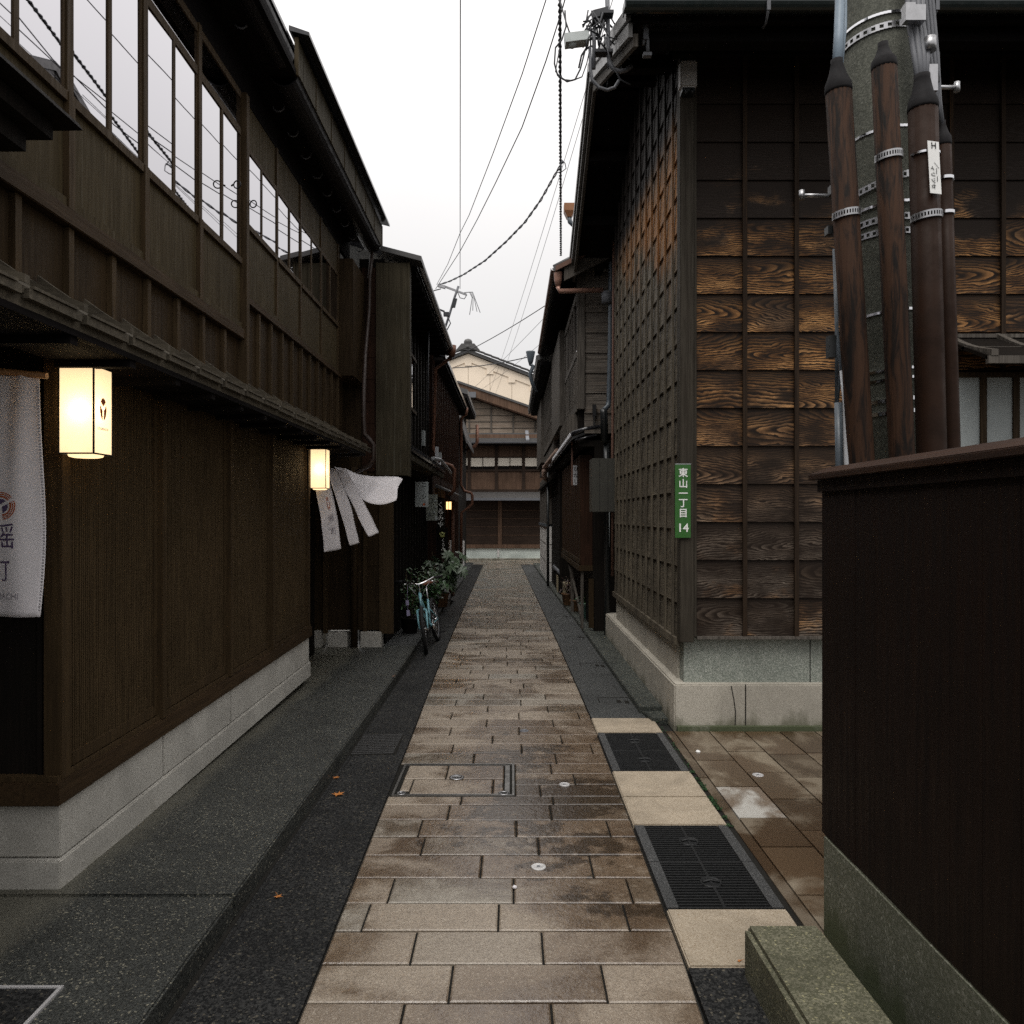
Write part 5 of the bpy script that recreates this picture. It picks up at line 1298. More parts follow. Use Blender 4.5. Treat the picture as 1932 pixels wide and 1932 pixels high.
# side street slabs
m2=MB()
def sslab(x0,x1,y0,y1,c=None):
    c=c or (rnd.random(),rnd.random()*.78,rnd.random(),1); z=rnd.uniform(-.001,.002)
    m2.face([(x0,y0,z),(x1,y0,z),(x1,y1,z),(x0,y1,z)],None,c)
    for (p,q) in (((x0,y0),(x1,y0)),((x1,y0),(x1,y1)),((x1,y1),(x0,y1)),((x0,y1),(x0,y0))): m2.face([(p[0],p[1],-.03),(q[0],q[1],-.03),(q[0],q[1],z),(p[0],p[1],z)],None,c)
for a,b in ((2.9,3.9),(3.905,5.0),(5.005,6.07)): sslab(1.215,1.272,a,b,(.05,.1,.2,1))
x=1.278; k=0
while x<9:
    y=[2.9,3.15,3.0][k%3] if k>1 else [2.9,3.1][k]
    if k==0: ed=[2.9,3.45,3.95,4.33,4.83,5.35,6.07]
    elif k==1: ed=[2.9,3.3,3.75,4.16,4.62,5.1,5.55,6.07]
    else:
        ed=[2.9]
        while ed[-1]<5.6: ed.append(ed[-1]+rnd.uniform(.42,.6))
        ed[-1]=6.07
    for a,b in zip(ed,ed[1:]):
        c=None
        if k==0 and abs(a-4.33)<.01: c=(.5,.9,.4,1)
        sslab(x+.003,x+.270,a+.005,b-.005,c)
    x+=.278; k+=1
struct(build('side_street_paving',m2,MT['sideslab']))
# moss along the slab edges
m=MB()
for k in range(1500):
    y=rnd.uniform(4.2,6.5); x=1.198+rnd.gauss(0,.009)
    if y>5.15 and rnd.random()<.8: continue
    if math.sin(y*17)+math.sin(y*41)<-.4: continue
    r=rnd.uniform(.003,.009); a=rnd.uniform(0,6.28); h=rnd.uniform(.002,.008)
    m.face([(x+r*math.cos(a),y+r*math.sin(a),h),(x+r*math.cos(a+2.1),y+r*math.sin(a+2.1),h*.4),(x+r*math.cos(a+4.2),y+r*math.sin(a+4.2),h*1.3)])
struct(build('edge_gap',MB().box(1.186,1.214,2.9,6.4,-.03,-.006),MT['joint']))
o=build('moss',m,MT['moss']); o['kind']='stuff'; o['label']='bright green moss growing along the edge of the beige slabs'

# drain grates
def grate(y0,y1,label):
    t=thing('drain_grate',(.926,(y0+y1)/2,0),label,'drain grate','slotted drain grates in the right strip')
    m=MB(); mid=(y0+y1)/2
    for x in (.668,1.125):
        for a,b in ((y0+.006,mid-.003),(mid+.003,y1-.006)): m.box(x+.004,x+.056,a,b,-.03,.003)
    build_each('studded_rim',m,MT['castrim'],t)
    m=MB(); 
    for a,b in ((y0+.008,mid-.004),(mid+.004,y1-.008)):
        n=17; st=(b-a)/n
        for i in range(n): 
            if abs((i+.5)/n-.55)<.07: 
                m.box(.726,.88,a+i*st,a+i*st+st*.45,-.03,.0); m.box(.97,1.124,a+i*st,a+i*st+st*.45,-.03,.0)
            else: m.box(.726,1.124,a+i*st,a+i*st+st*.45,-.03,.0)
        m.box(.726,1.124,a-.004,a+.006,-.03,.001); m.box(.726,1.124,b-.006,b+.004,-.03,.001); m.box(.919,.932,a,b,-.03,.0012)
    build('bars',m,MT['castiron'],t)
    m=MB()
    for a,b in ((y0,mid),(mid,y1)):
        c=a+(b-a)*.55; m.lathe([(.0,0),(.040,0.0),(.046,.004),(.050,.004),(.050,-.02)][1:],(.925,c,-.002),20); m.tube([(.885,c-.008,.003),(.925,c+.01,.004),(.965,c-.008,.003)],.005,6)
    build_each('lift_boss',m,MT['castiron'],t)
    m=MB(); m.box(.664,1.190,y0+.001,y1-.001,-.031,-.024); build('pit',m,MT['joint'],t)
grate(3.327,4.228,'near slotted iron drain grate between the two beige slab strips')
grate(5.125,6.030,'far slotted iron drain grate beside the mossy corner of the boarded house')
# gully grate on the left
t=thing('gully_grate',(-1.0,5.74,0),'small striped gully grate set in the left asphalt strip by the kerb','drain grate')
m=MB()
for i in range(12): m.obox((-1.0+.0,5.50+.042*i,.003),(.15,.012,0),(-.001,.011,0),(0,0,.003))
build('bars',m,plain('worn gully bars',(.07,.07,.07),.4,.3,.5),t)
m=MB(); m.obox((-1.0,5.735,.0012),(.165,.012,0),(-.01,.26,0),(0,0,.001)); build('pit',m,MT['joint'],t)
# inset paved access cover
t=thing('access_cover',(-.36,4.975,0),'rectangular inset cover paved with the same stones, framed in metal','manhole cover')
xa,xb,ya,yb=-.735,.015,4.675,5.275
m=MB(); 
for (a,b,c,d,z) in ((xa,xb,ya,ya+.012,.003),(xa,xb,yb-.012,yb,.003),(xa,xa+.014,ya+.012,yb-.012,.003),(xb-.014,xb,ya+.012,yb-.012,.003),(xb-.060,xb-.030,ya+.03,yb-.03,.001),(xa+.03,xb-.06,ya+.022,ya+.030,.001),(xa+.03,xb-.06,yb-.030,yb-.022,.001)): m.box(a,b,c,d,-.03,z)
build('metal_frame',m,plain('worn iron frame',(.17,.165,.155),.35,.6,.5),t)
m=MB(); m.box(xa+.014,xb-.014,ya+.012,yb-.012,-.03,-.012); m.box(xb-.029,xb-.015,ya+.02,yb-.02,-.03,-.008); build('gap',m,MT['joint'],t)
old=m2; m=MB()
for (x0,x1,y0,y1) in ((xa+.034,-.43,4.975,yb-.034),(-.43,xb-.065,4.975,yb-.034),(xa+.10,-.12,ya+.034,4.975),(-.12,xb-.065,ya+.034,4.975),(xa+.034,xa+.10,ya+.09,4.975)): stone(x0,x1,y0,y1)
build('inset_stones',m,MT['stones'],t)
def ring(o,r): return MB().lathe([(r*.55,0),(r*.6,.004),(r*.95,.004),(r,.0)],o,24)
m=MB(); m.add(ring((-.36,5.0,.0005),.05)); m.box(-.385,-.335,4.99,5.01,.001,.006); m.add(ring((-.05,4.715,.0005),.034)); m.add(ring((-.68,4.715,.0005),.03)); build_each('lift_eye',m,MT['steel'],t)
m=MB(); m.lathe([(.03,0),(.03,.0015)],(-.36,5.0,.0009),16); m.lathe([(.018,0),(.018,.0015)],(-.05,4.715,.0009),16); build('eye_hole',m,MT['joint'],t)
# round survey / valve lids
def lid(x,y,r,label,mat,gone=True):
    t=thing('valve_lid',(x,y,0),label,'valve lid','small round lids in the paving')
    build('disc',MB().lathe([(r,-.004),(r,.0035),(r*.9,.0055),(r*.62,.0055),(r*.6,.0042),(.001,.0048)],(x,y,0),28),mat,t)
    build('centre_mark',MB().lathe([(r*.24,0),(r*.24,.0012)],(x,y,.0047),16),MT['cablegrey'],t)
q=G(1016,1636); lid(q.x,q.y,.036,'pale bright round lid, nearest of the lids in the stone paving',plain('worn white lid',(.62,.61,.60),.5,0,.4,.4,60))
q=G(1065,1480.5); lid(q.x,q.y,.034,'grey round lid on the paving to the right of the inset cover',MT['seat_metal'])
q=G(989,1379); lid(q.x,q.y,.036,'dull round lid on the paving, farthest from the camera',MT['cablegrey'])
q=G(1430,1462.5); lid(q.x,q.y,.036,'grey round lid in the brown slabs of the side street',MT['seat_metal'])
q=G(1317,1419); 
o=build('bottle_cap',MB().lathe([(.016,0),(.018,.004),(.012,.012),(.001,.013)],q,14),MT['paint_white']); tag(o,'tiny white cap lying on the side street slabs','cap')
q=G(971,1675.5); o=build('pebble',MB().lathe([(.008,0),(.012,.004),(.008,.010),(.001,.012)],q,10),MT['cloth']); tag(o,'tiny pale pebble on the paving stones','pebble')
# metal framed cover at the bottom left corner
t=thing('pavement_cover',(-1.9,2.3,.1),'metal edged cover in the wet pavement at the bottom left corner','manhole cover')
m=MB(); q=G(121,1862,.1); x1,y1=q.x,q.y; x0,y0=x1-.62,y1-.62; e=.013
m.box(x0,x1,y1-e,y1,.09,.106); m.box(x1-e,x1,y0,y1-e,.09,.106); m.box(x0,x1,y0,y0+e,.09,.106); m.box(x0,x0+e,y0+e,y1-e,.09,.106); build('metal_edge',m,MT['seat_metal'],t)
build('infill',MB().box(x0+.008,x1-.008,y0+.008,y1-.008,.097,.1013),MT['asph'],t)
# fallen leaves
def leafmesh(o,s,rot,curl=.25):
    m=MB(); o=Vector(o); pts=[]
    for k in range(14):
        a=rot+2*math.pi*k/14; r=s*(1.0 if k%2==0 else .45)*(1.0 if k not in (7,6,8) else .6)
        pts.append(o+Vector((r*math.cos(a),r*math.sin(a),.006+curl*r*abs(math.sin(a*1.5)))))
    c=o+Vector((0,0,.006))
    for k in range(14): m.face([c,pts[k],pts[(k+1)%14]])
    m.tube([c,c+Vector((-s*1.5*math.cos(rot),-s*1.5*math.sin(rot),.01))],.0012,5); return m
for (x,y,z,s,l) in ((638,1501,0,.042,'large orange maple leaf on the dark gutter strip'),(634,1469,.0,.024,'small orange leaf beyond the large one on the gutter strip'),(525,1694,0,.020,'curled brownish leaf nearest the camera in the gutter strip'),(742,1277,.1,.014,'tiny pale leaf on the far pavement edge'),(1395,1816,0,.010,'tiny red leaf on the asphalt before the beige slab')):
    q=G(x,y,z); o=build('fallen_leaf',leafmesh(q,s,rnd.uniform(0,6)),MT['fallen'],origin=q); tag(o,l,'leaf','fallen leaves')

# ================================================================== BICYCLE
B=thing('bicycle',(-1.09,10.0,0),'light blue step-through bicycle with swept handlebar parked by the left kerb','bicycle')
R_=.295; lean=math.radians(-9.5)
TB=Matrix.Translation((-1.063,9.56,0))@Matrix.Rotation(math.radians(-3),4,'Z')@Matrix.Rotation(lean,4,'Y')   # bike: +Y rearwards, Z up
hub_f=Vector((0,0,R_)); hub_r=Vector((0,.98,R_)); bb=Vector((0,.56,.27)); seat=Vector((0,.70,.60)); head_t=Vector((0,.20,.70)); head_b=Vector((0,.145,.50))
steer=Matrix.Translation(head_b)@Matrix.Rotation(math.radians(9),4,(head_t-head_b).normalized())@Matrix.Translation(-head_b)
def bb_build(name,m,mat,par=B,st=False): return build(name,m.xf(TB@steer if st else TB),mat,par)
def bb_each(name,m,mat,par=B,st=False): return build_each(name,m.xf(TB@steer if st else TB),mat,par)
m=MB(); m.tube([head_b-Vector((0,.006,.03)),head_t+Vector((0,.008,.03))],.019,12); m.tube([head_t-Vector((0,0,.03)),(0,.42,.46),(0,.665,.40)],.014,10); m.tube([head_b,(0,.35,.34),bb],.017,10); m.tube([bb,seat],.015,10)
for s in (-1,1): m.tube([bb+Vector((s*.02,0,0)),hub_r+Vector((s*.05,0,0))],.009,8); m.tube([(s*.012,.665,.47),hub_r+Vector((s*.05,0,0))],.008,8)
m.tube([bb-Vector((.035,0,0)),bb+Vector((.035,0,0))],.022,12); bb_build('frame',m,MT['blue'])
m=MB(); m.tube([head_b+Vector((-.055,-.01,.02)),head_b+Vector((0,-.012,.035)),head_b+Vector((.055,-.01,.02))],.016,8)
for s in (-1,1): m.tube([head_b+Vector((s*.055,-.01,.025)),hub_f+Vector((s*.055,.03,.10)),hub_f+Vector((s*.052,0,0))],[.014,.012,.009],8)
bb_build('fork',m,MT['blue'],st=True)
def wheel(hub,st,name):
    m=MB(); m.torus(hub,R_-.024,.024,(1,0,0),40,10); t_=bb_build(name,m,MT['rubber'],st=st)
    m=MB(); m.torus(hub,R_-.053,.008,(1,0,0),40,6); m2_=m.xf(TB@steer if st else TB); build('rim',m2_,MT['cablegrey'],t_)
    m=MB(); m.tube([hub-Vector((.05,0,0)),hub+Vector((.05,0,0))],.014,10)
    for k in range(28):
        a=2*math.pi*k/28; s=1 if k%2 else -1
        m.tube([hub+Vector((s*.025,.012*math.cos(a+.8),.012*math.sin(a+.8))),hub+Vector((0,(R_-.045)*math.cos(a),(R_-.045)*math.sin(a)))],.0012,4,False)
    build('spokes',m.xf(TB@steer if st else TB),MT['chrome'],t_)
wheel(hub_f,True,'front_wheel'); wheel(hub_r,False,'rear_wheel')
st=head_t+Vector((0,.03,.13)); ux=Vector((1,0,0))
m=MB(); m.tube([head_t,st,st+Vector((0,-.05,.015))],.013,10); bb_build('stem',m,MT['chrome'],st=True)
hc=st+Vector((0,-.05,.015)); m=MB(); m.tube([hc+Vector((-.27,.15,.055)),hc+Vector((-.19,.06,.06)),hc+Vector((-.08,.0,.02)),hc,hc+Vector((.08,.0,.02)),hc+Vector((.19,.06,.06)),hc+Vector((.27,.15,.055))],.0115,10); bb_build('handlebar',m,MT['chrome'],st=True)
m=MB()
for s in (-1,1): m.tube([hc+Vector((s*.20,.07,.06)),hc+Vector((s*.30,.185,.053))],.019,10)
bb_each('grip',m,MT['rubber'],st=True)
m=MB()
for s in (-1,1): m.tube([hc+Vector((s*.15,.045,.03)),hc+Vector((s*.19,.04,.015)),hc+Vector((s*.25,.12,.0))],.007,8)
bb_each('brake_lever',m,MT['chrome'],st=True)
m=MB()
for s in (-1,1): m.tube([hc+Vector((s*.15,.04,.025)),hc+Vector((s*.10,-.09,-.03)),hc+Vector((s*.02,-.07,-.16)),head_b+Vector((0,-.03,.05))],.0035,6)
bb_each('brake_cable',m,MT['steel'],st=True)
m=MB(); m.tube([seat-Vector((0,.01,.05)),seat+Vector((0,.045,.20))],.013,10); bb_build('seat_post',m,MT['chrome'])
m=MB(); sc=seat+Vector((0,.05,.215))
def sad(u,v):
    y=-.14+.27*v; w=(.022+.075*max(0,(v-.35)/.65)**.8)*(1 if v<.93 else .7); x=(u-.5)*2
    return sc+Vector((x*w,y,.035*(1-x*x)-.012+.012*v*v))
m.grid(sad,8,12); o=bb_build('saddle',m,MT['tan']); md=o.modifiers.new('t','SOLIDIFY'); md.thickness=.025
m=MB(); 
for s in (-1,1):
    e=bb+Vector((s*.055,s*.10,-s*.12*1.0)); m.tube([bb+Vector((s*.05,0,0)),e],.009,8); m.tube([e,e+Vector((s*.055,0,0))],.006,6)
m.lathe([(.02,-.003),(.07,-.003),(.07,.003),(.02,.003)],bb+Vector((.045,0,0)),24,(1,0,0)); bb_build('cranks',m,MT['chrome'])
m=MB()
for s in (-1,1):
    e=bb+Vector((s*.10,s*.10,-s*.12)); m.obox(e+Vector((s*.03,0,0)),(.04,0,0),(0,.035,0),(0,0,.010))
bb_each('pedal',m,MT['rubber'])
m=MB(); m.tube([hub_r+Vector((-.06,-.04,0)),hub_r+Vector((-.15,-.03,-.27))],.008,6); bb_build('kickstand',m,MT['steel'])
m=MB(); m.obox(head_t+Vector((-.17,.02,-.07)),(.018,0,0),(0,.012,0),(0,0,.03)); m.tube([head_t+Vector((-.17,.02,-.04)),hc+Vector((-.14,.03,.0))],.003,5); m.obox(head_t+Vector((-.175,.02,-.20)),(.02,0,0),(0,.012,0),(0,0,.035)); m.tube([head_t+Vector((-.17,.02,-.10)),head_t+Vector((-.175,.02,-.165))],.003,5); bb_build('hanging_charm',m,plain('lilac plastic',(.30,.27,.42),.4),st=True)

# ================================================================== PLANTS
def leafblade(m,o,d,L,W,up=(0,0,1),n=4,fold=.25,droop=.35):
    d=Vector(d).normalized(); s=d.cross(Vector(up)); s=s.normalized() if s.length>1e-4 else Vector((1,0,0)); u=s.cross(d); rows=[]
    for i in range(n+1):
        t=i/n; w=W*math.sin(math.pi*min(t*.92+.06,1))**.8; c=Vector(o)+d*(L*t)-Vector((0,0,1))*(droop*L*t*t)
        rows.append((c-s*w+u*w*fold,c,c+s*w+u*w*fold))
    for i in range(n):
        m.face([rows[i][0],rows[i][1],rows[i+1][1],rows[i+1][0]]); m.face([rows[i][1],rows[i][2],rows[i+1][2],rows[i+1][1]])
def palm(m,o,nrm,size):
    nrm=Vector(nrm).normalized(); a=nrm.orthogonal().normalized(); b=nrm.cross(a); off=rnd.uniform(0,6)
    for k in range(7):
        t=off+math.pi*2*(k/8.2); d=a*math.cos(t)+b*math.sin(t); leafblade(m,o,d,size*(1-.35*abs(k-3)/3),size*.17,nrm,4,.12,.22)
def rdir(up=.3):
    a=rnd.uniform(0,6.28); z=rnd.uniform(up,1); r=math.sqrt(max(0,1-z*z)); return Vector((r*math.cos(a),r*math.sin(a),z))
def shrub(name,base,h,r,n,ls,mat,label,cat,pot,kind='blade',flop=0):
    t=thing(name,base,label,cat); b=Vector(base)
    if pot:
        build('pot',MB().lathe([(pot[0]*.72,0),(pot[0]*.8,.01),(pot[0],pot[1]*.9),(pot[0]*1.08,pot[1]*.92),(pot[0]*1.08,pot[1]),(pot[0]*.92,pot[1]),(pot[0]*.9,pot[1]-.03),(.01,pot[1]-.03)],b,22),pot[2],t)
    z0=pot[1]-.03 if pot else 0
    st=MB(); lv=MB(); ns=9
    for k in range(ns):
        d=rdir(.45); tip=b+Vector((d.x*r*.8,d.y*r*.8,z0+(h-z0)*rnd.uniform(.55,1))); mid=(b+Vector((0,0,z0))).lerp(tip,.5)+Vector((d.x*.03,d.y*.03,.04)); st.tube([b+Vector((rnd.uniform(-.04,.04),rnd.uniform(-.04,.04),z0)),mid,tip],[.008,.006,.003],6)
        for i in range(n//ns):
            u=rnd.uniform(.25,1.0); c=(b+Vector((0,0,z0))).lerp(tip,u)+Vector((rnd.gauss(0,r*.22),rnd.gauss(0,r*.22),rnd.gauss(0,h*.06)))
            if kind=='blade': leafblade(lv,c,rdir(-.5)+d*.4,ls*rnd.uniform(.6,1.2),ls*.24,droop=.4)
            else:
                palm(lv,c,(rdir(.2)+d*.5+Vector((.3,-.5,0))),ls*rnd.uniform(.7,1.15))
    build('stems',st,MT['stem'],t); build('foliage',lv,mat,t); return t
shrub('potted_plant',(-1.28,11.4,.075),.74,.30,620,.095,MT['leaf1'],'bushy dark green plant spilling behind the bicycle frame','plant',(.14,.24,MT['terra']))
shrub('potted_plant',(-1.34,12.3,.075),.86,.24,170,.10,MT['leaf2'],'pale grey-green leafy plant just beyond the bicycle','plant',(.17,.34,MT['wood_black']))
shrub('fatsia_plant',(-1.28,13.8,.075),1.10,.42,72,.20,MT['leaf2'],'broad palm-leaved plant, farthest and tallest of the left plants','plant',(.15,.25,MT['terra']),'palm')
shrub('potted_plant',(-1.42,10.7,.075),.95,.20,160,.07,MT['leaf1'],'thin plant against the dark wall left of the bicycle','plant',(.12,.22,MT['wood_black']))
m=MB(); m.tube([(-1.22,15.6,.10),(-1.17,15.3,.14),(-1.16,14.9,.20),(-1.20,14.7,.34),(-1.22,14.66,.50)],.035,10); o=build('clay_pipe',m,MT['rust']); tag(o,'bent reddish pipe lying on the left kerb beyond the plants','pipe')
shrub('potted_plant',(1.05,14.2,.057),.50,.24,260,.06,MT['leaf3'],'dark red leafed plant in the far brown pot under the bay','plant',(.13,.22,MT['terra']))
shrub('potted_plant',(1.12,13.3,.057),.46,.22,240,.06,MT['leaf3'],'dark drooping plant in the near brown pot beside the jade pot','plant',(.12,.20,MT['terra']))
t=shrub('potted_plant',(1.225,12.40,.057),.42,.14,90,.07,MT['leaf1'],'jade green glazed pot with a low dark plant by the bay leg','plant',(.135,.25,MT['jade']))

# ================================================================== OVERHEAD LINES
def catenary(a,b,sag,n=24):
    a=Vector(a); b=Vector(b); return [a.lerp(b,i/n)-Vector((0,0,sag*4*(i/n)*(1-i/n))) for i in range(n+1)]
def cable(pts,r,label,mat='cable',twist=0,name='overhead_cable'):
    m=MB()
    if twist:
        dense=[]
        for i in range(len(pts)-1):
            for k in range(14): dense.append(pts[i].lerp(pts[i+1],k/14))
        dense.append(pts[-1]); L=0; h=[[],[]]
        for i,p in enumerate(dense):
            if i: L+=(p-dense[i-1]).length
            for s in (0,1):
                a=L*2*math.pi/twist+s*math.pi; h[s].append(p+Vector((math.cos(a)*r*.9,0,math.sin(a)*r*.9)))
        for s in (0,1): m.tube(h[s],r*.8,6)
    else: m.tube(pts,r,6)
    o=build(name,m,MT[mat]); tag(o,label,'cable','cables overhead'); return o
mast=P(866,545,14.3)
def ext(px1,Y1,px2,Y2,Yend):            # straight run through two surveyed points, carried on to Yend
    a=P(*px1,Y1); b=P(*px2,Y2); k=(Yend-Y1)/(Y2-Y1); return a,a+(b-a)*k
a,b=ext((868,545),14.3,(868.5,0),6.4,-3); cable(catenary(a,b,.05),.005,'thin wire dropping straight down the sky to the left mast')
a,b=ext((1058,482),12.8,(1056,0),7.0,-3); cable(catenary(a,b,.0),.013,'thick twisted black cable hanging vertically in the picture near the corner house',twist=.16)
pts=[P(1062,305,9.7),P(1046,332,10.1),P(1020,378,10.7),P(990,420,11.3),P(955,456,12),P(915,492,12.8),P(875,518,13.6),P(848,531,14.1),P(829,537,14.4)]
cable(pts,.011,'sagging twisted cable curving from the thick cable down to the left mast','cablegrey',twist=.42)
cable([P(1058,300,9.7),P(1066,308,9.72),P(1068,318,9.74),P(1060,324,9.75),P(1050,326,9.8)],.006,'small loop of wire tied to the thick twisted cable')
a=P(824,537,14.4); cable([a,P(845,498,13),P(868,440,11.4),P(885,406,10.4),P(930,290,8.4),P(985,140,7.0),P(1030,0,6.2),P(1090,-180,5.4)],.005,'dark slack wire running from the left mast to the upper middle')
cable([P(822,545,14.4),P(868,474,12),P(900,415,10.6),P(935,345,9.2),P(985,240,8),P(1030,115,7.2),P(1060,20,6.8),P(1100,-120,6.2)],.006,'second slack wire from the left mast towards the corner house roof')
a=P(1034,573,14.5); b=P(835,685,17.5); cable(catenary(a,b,.06),.008,'cable crossing the lane above the storehouse roof')
a=P(1003,672,16.4); b=P(855,694,20); cable(catenary(a,b,.05),.011,'dark cable crossing the lane in front of the cream wall')
a,b=ext((975,640),24,(1110,165),8.6,6.5); a2=P(915,760,30); cable(catenary(a2,b,.25),.0035,'hair-thin wire slanting from the corner house down to the end house')
a2=P(925,766,30); b=P(1112,180,8.6); cable(catenary(a2,b,.25),.0035,'hair-thin wire running close beside the other slanting wire')
a2=P(862,760,28); b=P(1036,590,14); cable(catenary(a2,b,.06),.004,'faint wire from the right eave to the lower left roof')
a2=P(900,740,30); b=P(1030,640,15.5); cable(catenary(a2,b,.05),.004,'faint lower wire slanting across the cream wall')
# mast with crossarm
t=thing('service_mast',(-1.25,14.3,4.95),'roof mast with a slanting crossarm of loose wires above the left eave','mast')
m=MB(); m.tube([P(832,640,14.3),P(846,600,14.3),P(858,560,14.3),P(865,540,14.3)],.022,8); build('mast_tube',m,MT['cablegrey'],t)
m=MB(); m.bar(P(832,538,14.3),P(880,556,14.3),.03,.035); m.obox(P(833,541,14.3),(.07,0,-.02),(0,.03,0),(0,0,.02)); build('crossarm',m,MT['steel'],t)
m=MB(); m.tube([P(862,548,14.25),P(868,562,14.25),P(876,564,14.25),P(881,556,14.25)],.008,6)
for k,(dx,dy) in enumerate(((6,38),(12,30),(20,32),(26,34))): m.tube([P(876,552,14.25),P(884+dx*.3,551,14.25),P(889+dx*.3,562+k,14.25),P(880+dx,556+dy,14.25)],.006,6)
m.tube([P(832,545,14.25),P(820,548,14.25),P(810,553,14.25)],.010,6); m.tube([P(838,592,14.25),P(846,600,14.2),P(850,610,14.2),P(842,625,14.2)],.01,6)
build_each('loose_wire',m,MT['cable'],t)
m=MB(); m.obox(P(842,593,14.25),(.05,0,.0),(0,.04,0),(0,0,.035)); m.obox(P(834,586,14.25),(.05,0,-.02),(0,.03,0),(0,0,.012)); m.obox(P(857,572,14.27),(.035,0,.0),(0,.03,0),(.02,0,.08)); build_each('cable_box',m,MT['cable'],t)
m=MB(); m.tube([P(809,610,12.5),P(808,680,12.2),P(807,800,12)],.012,6); build('stay_wire',m,MT['cable'],t)
# service drop at the corner house
t=thing('service_drop',(.70,6.2,5.0),'tangle of conduits, clamps and looped wires on the corner house verge','wiring')
Ys=6.1
def pp(lst,Y=Ys): return [P(x,y,Y) for x,y in lst]
m=MB(); m.tube(pp([(1146,-30),(1147,40),(1148,100),(1150,120),(1158,131),(1170,135),(1182,132),(1192,124)]),.017,10); m.tube(pp([(1113,90),(1114,130),(1117,150),(1130,165),(1146,170),(1160,165),(1168,152)]),.013,10); m.tube(pp([(1120,60),(1121,80),(1120,130)]),.016,8); m.tube(pp([(1143,0),(1146,60),(1148,130)]),.008,6); build_each('conduit',m,MT['cablegrey'],t)
m=MB(); m.tube(pp([(1227,0),(1222,25),(1218,55),(1222,75),(1222,98)],5.5),.013,8); m.tube(pp([(1222,10),(1216,50),(1214,85)],5.5),.009,6); m.obox(P(1222,20,5.5),(.02,0,0),(0,.02,0),(0,0,.03)); m.obox(P(1218,66,5.5),(.018,0,0),(0,.02,0),(0,0,.04)); m.obox(P(1221,104,5.5),(.03,0,0),(0,.02,0),(0,0,.012)); build_each('corner_clamp',m,MT['cablegrey'],t)
m=MB(); a=P(1088,75,6.1); m.obox(a,(.095,0,.012),(0,.05,0),(-.004,0,.035)); m.lathe([(.03,-.03),(.04,0),(.03,.03)],P(1079,82,6.1),10,(1,0,.2)); build('clamp_box',m,plain('pale insulator',(.50,.54,.53),.4),t)
m=MB(); m.tube(pp([(1104,73),(1134,72)]),.012,6)
for x in (1107,1115,1123,1131): m.tube(pp([(x,48),(x-1,95)]),.007,6)
for k in range(26):
    x=1108+rnd.uniform(0,40); y=rnd.uniform(10,70); m.tube(pp([(x,y),(x+rnd.uniform(-14,14),y+rnd.uniform(4,18)),(x+rnd.uniform(-22,22),y+rnd.uniform(16,40))],Ys+rnd.uniform(-.1,.1)),rnd.choice([.004,.006,.008]),5)
m.obox(P(1132,30,6.1),(.06,0,.015),(0,.05,0),(0,0,.03)); m.obox(P(1145,27,6.05),(.05,0,0),(0,.04,0),(0,0,.012)); m.obox(P(1139,100,6.1),(.07,0,.0),(0,.04,0),(0,0,.012)); build_each('insulator_wire',m,MT['cable'],t)
m=MB(); m.tube(pp([(1066,20),(1068,50),(1060,75),(1048,90),(1046,120),(1052,142),(1070,154),(1085,150),(1095,130),(1104,95),(1115,86),(1122,92)]),.007,6); m.tube(pp([(1056,90),(1048,135),(1062,150),(1080,152),(1098,145),(1107,120),(1112,96)]),.005,6); m.tube(pp([(1056,0),(1068,42),(1074,60),(1082,68)]),.006,6); m.tube(pp([(1092,128),(1097,105),(1108,88)]),.008,6); m.tube(pp([(1117,20),(1150,70),(1162,74),(1188,72),(1178,95),(1188,112)],6.0),.005,6); m.tube(pp([(1140,70),(1150,110),(1160,130),(1170,150),(1190,160)],6.0),.006,6); build_each('looped_wire',m,MT['cable'],t)
# ================================================================== CAMERA, LIGHT
cam=bpy.data.cameras.new('camera'); co=bpy.data.objects.new('camera',cam); C.objects.link(co)
co.location=(0,0,H); co.rotation_euler=(math.pi/2,0,0); cam.sensor_width=36; cam.lens=36*F/1932
cam.shift_y=(CY-966)/1932; cam.clip_start=.05; cam.clip_end=500
bpy.context.scene.camera=co
w=bpy.data.worlds.new('World'); bpy.context.scene.world=w; w.use_nodes=True; nt=w.node_tree; nt.nodes.clear()
out=nt.nodes.new('ShaderNodeOutputWorld'); bg=nt.nodes.new('ShaderNodeBackground'); sky=nt.nodes.new('ShaderNodeTexSky')
sky.sky_type='NISHITA'; sky.sun_disc=False; sky.sun_elevation=math.radians(62); sky.sun_rotation=math.radians(200)
mx=nt.nodes.new('ShaderNodeMix'); mx.data_type='RGBA'; mx.inputs[0].default_value=.93; mx.inputs[7].default_value=(8.6,8.4,8.15,1)
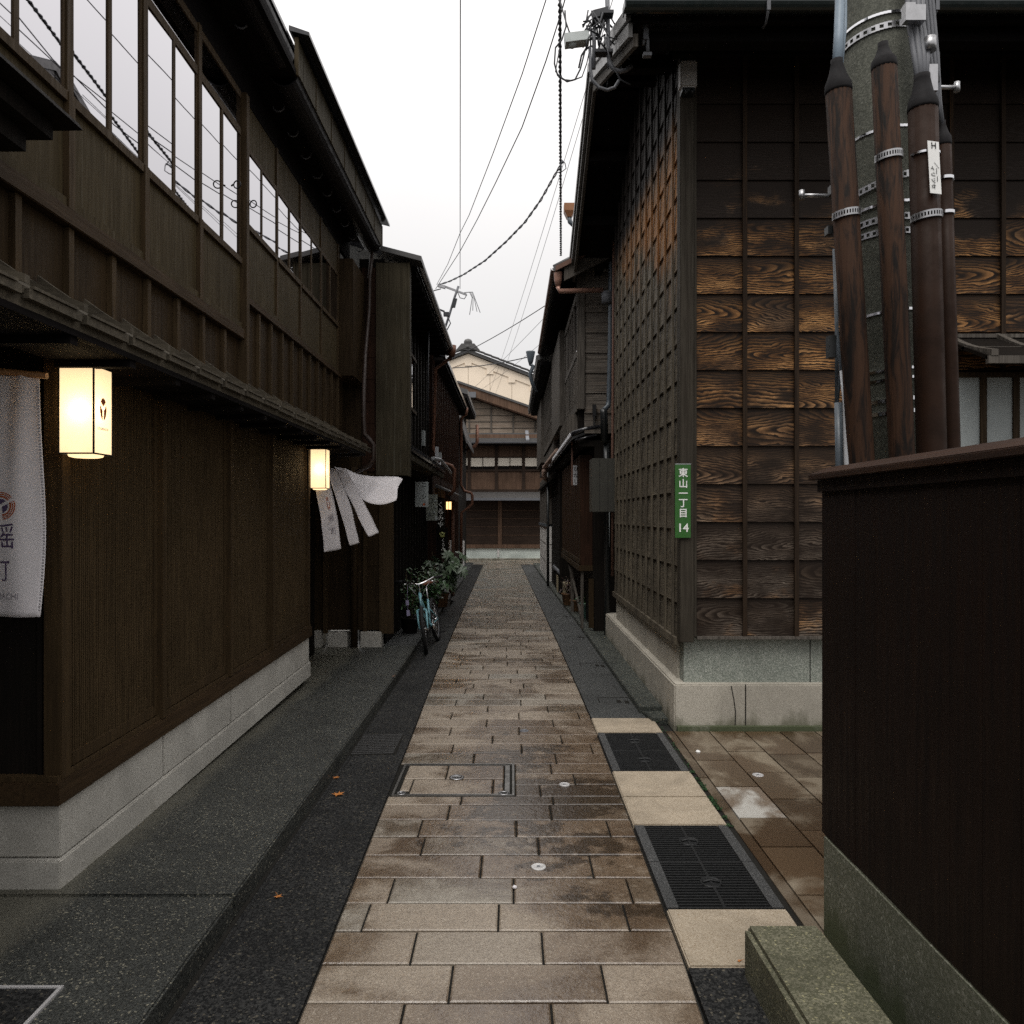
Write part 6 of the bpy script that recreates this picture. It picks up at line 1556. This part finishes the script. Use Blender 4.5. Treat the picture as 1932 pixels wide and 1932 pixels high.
tc=nt.nodes.new('ShaderNodeTexCoord'); sp=nt.nodes.new('ShaderNodeSeparateXYZ'); nt.links.new(tc.outputs['Generated'],sp.inputs[0])
def mth(op,a,b):
    n=nt.nodes.new('ShaderNodeMath'); n.operation=op
    for s,v in zip(n.inputs,(a,b)):
        if isinstance(v,(int,float)): s.default_value=v
        else: nt.links.new(v,s)
    return n.outputs[0]
lum=mth('MULTIPLY',mth('ADD',mth('MULTIPLY',mth('POWER',mth('MAXIMUM',sp.outputs[2],0.0001),1.7),2.0),1.0),5.7)     # overcast dome: zenith three times the horizon
ns=nt.nodes.new('ShaderNodeTexNoise'); ns.inputs['Scale'].default_value=1.8; ns.inputs['Detail'].default_value=4; nt.links.new(tc.outputs['Generated'],ns.inputs['Vector'])
lum=mth('MULTIPLY',lum,mth('ADD',mth('MULTIPLY',ns.outputs[0],.16),.93))
cl=nt.nodes.new('ShaderNodeMix'); cl.data_type='RGBA'; cl.blend_type='MULTIPLY'; cl.inputs[0].default_value=1; cl.inputs[6].default_value=(1,.975,.955,1)
cb=nt.nodes.new('ShaderNodeCombineXYZ')
for k in range(3): nt.links.new(lum,cb.inputs[k])
nt.links.new(cb.outputs[0],cl.inputs[7]); nt.links.new(sky.outputs[0],mx.inputs[6]); nt.links.new(cl.outputs[2],mx.inputs[7])
bg.inputs[1].default_value=.1; nt.links.new(mx.outputs[2],bg.inputs[0]); nt.links.new(bg.outputs[0],out.inputs[0])
sl=bpy.data.lights.new('sun','SUN'); sl.energy=1.5; sl.angle=math.radians(38); sl.color=(1,.96,.9)
so=bpy.data.objects.new('sun',sl); C.objects.link(so)
el,az=math.radians(62),math.radians(200)             # from behind the camera, high
d=Vector((math.sin(az)*math.cos(el),math.cos(az)*math.cos(el),math.sin(el)))
so.rotation_euler=d.to_track_quat('Z','Y').to_euler(); so.location=(0,-10,20)
sc=bpy.context.scene; sc.view_settings.view_transform='Standard'; sc.view_settings.look='None'; sc.view_settings.exposure=.4; sc.view_settings.gamma=1
sc.cycles.max_bounces=6; sc.cycles.use_denoising=False; sc.cycles.sample_clamp_indirect=.8; sc.cycles.use_adaptive_sampling=False
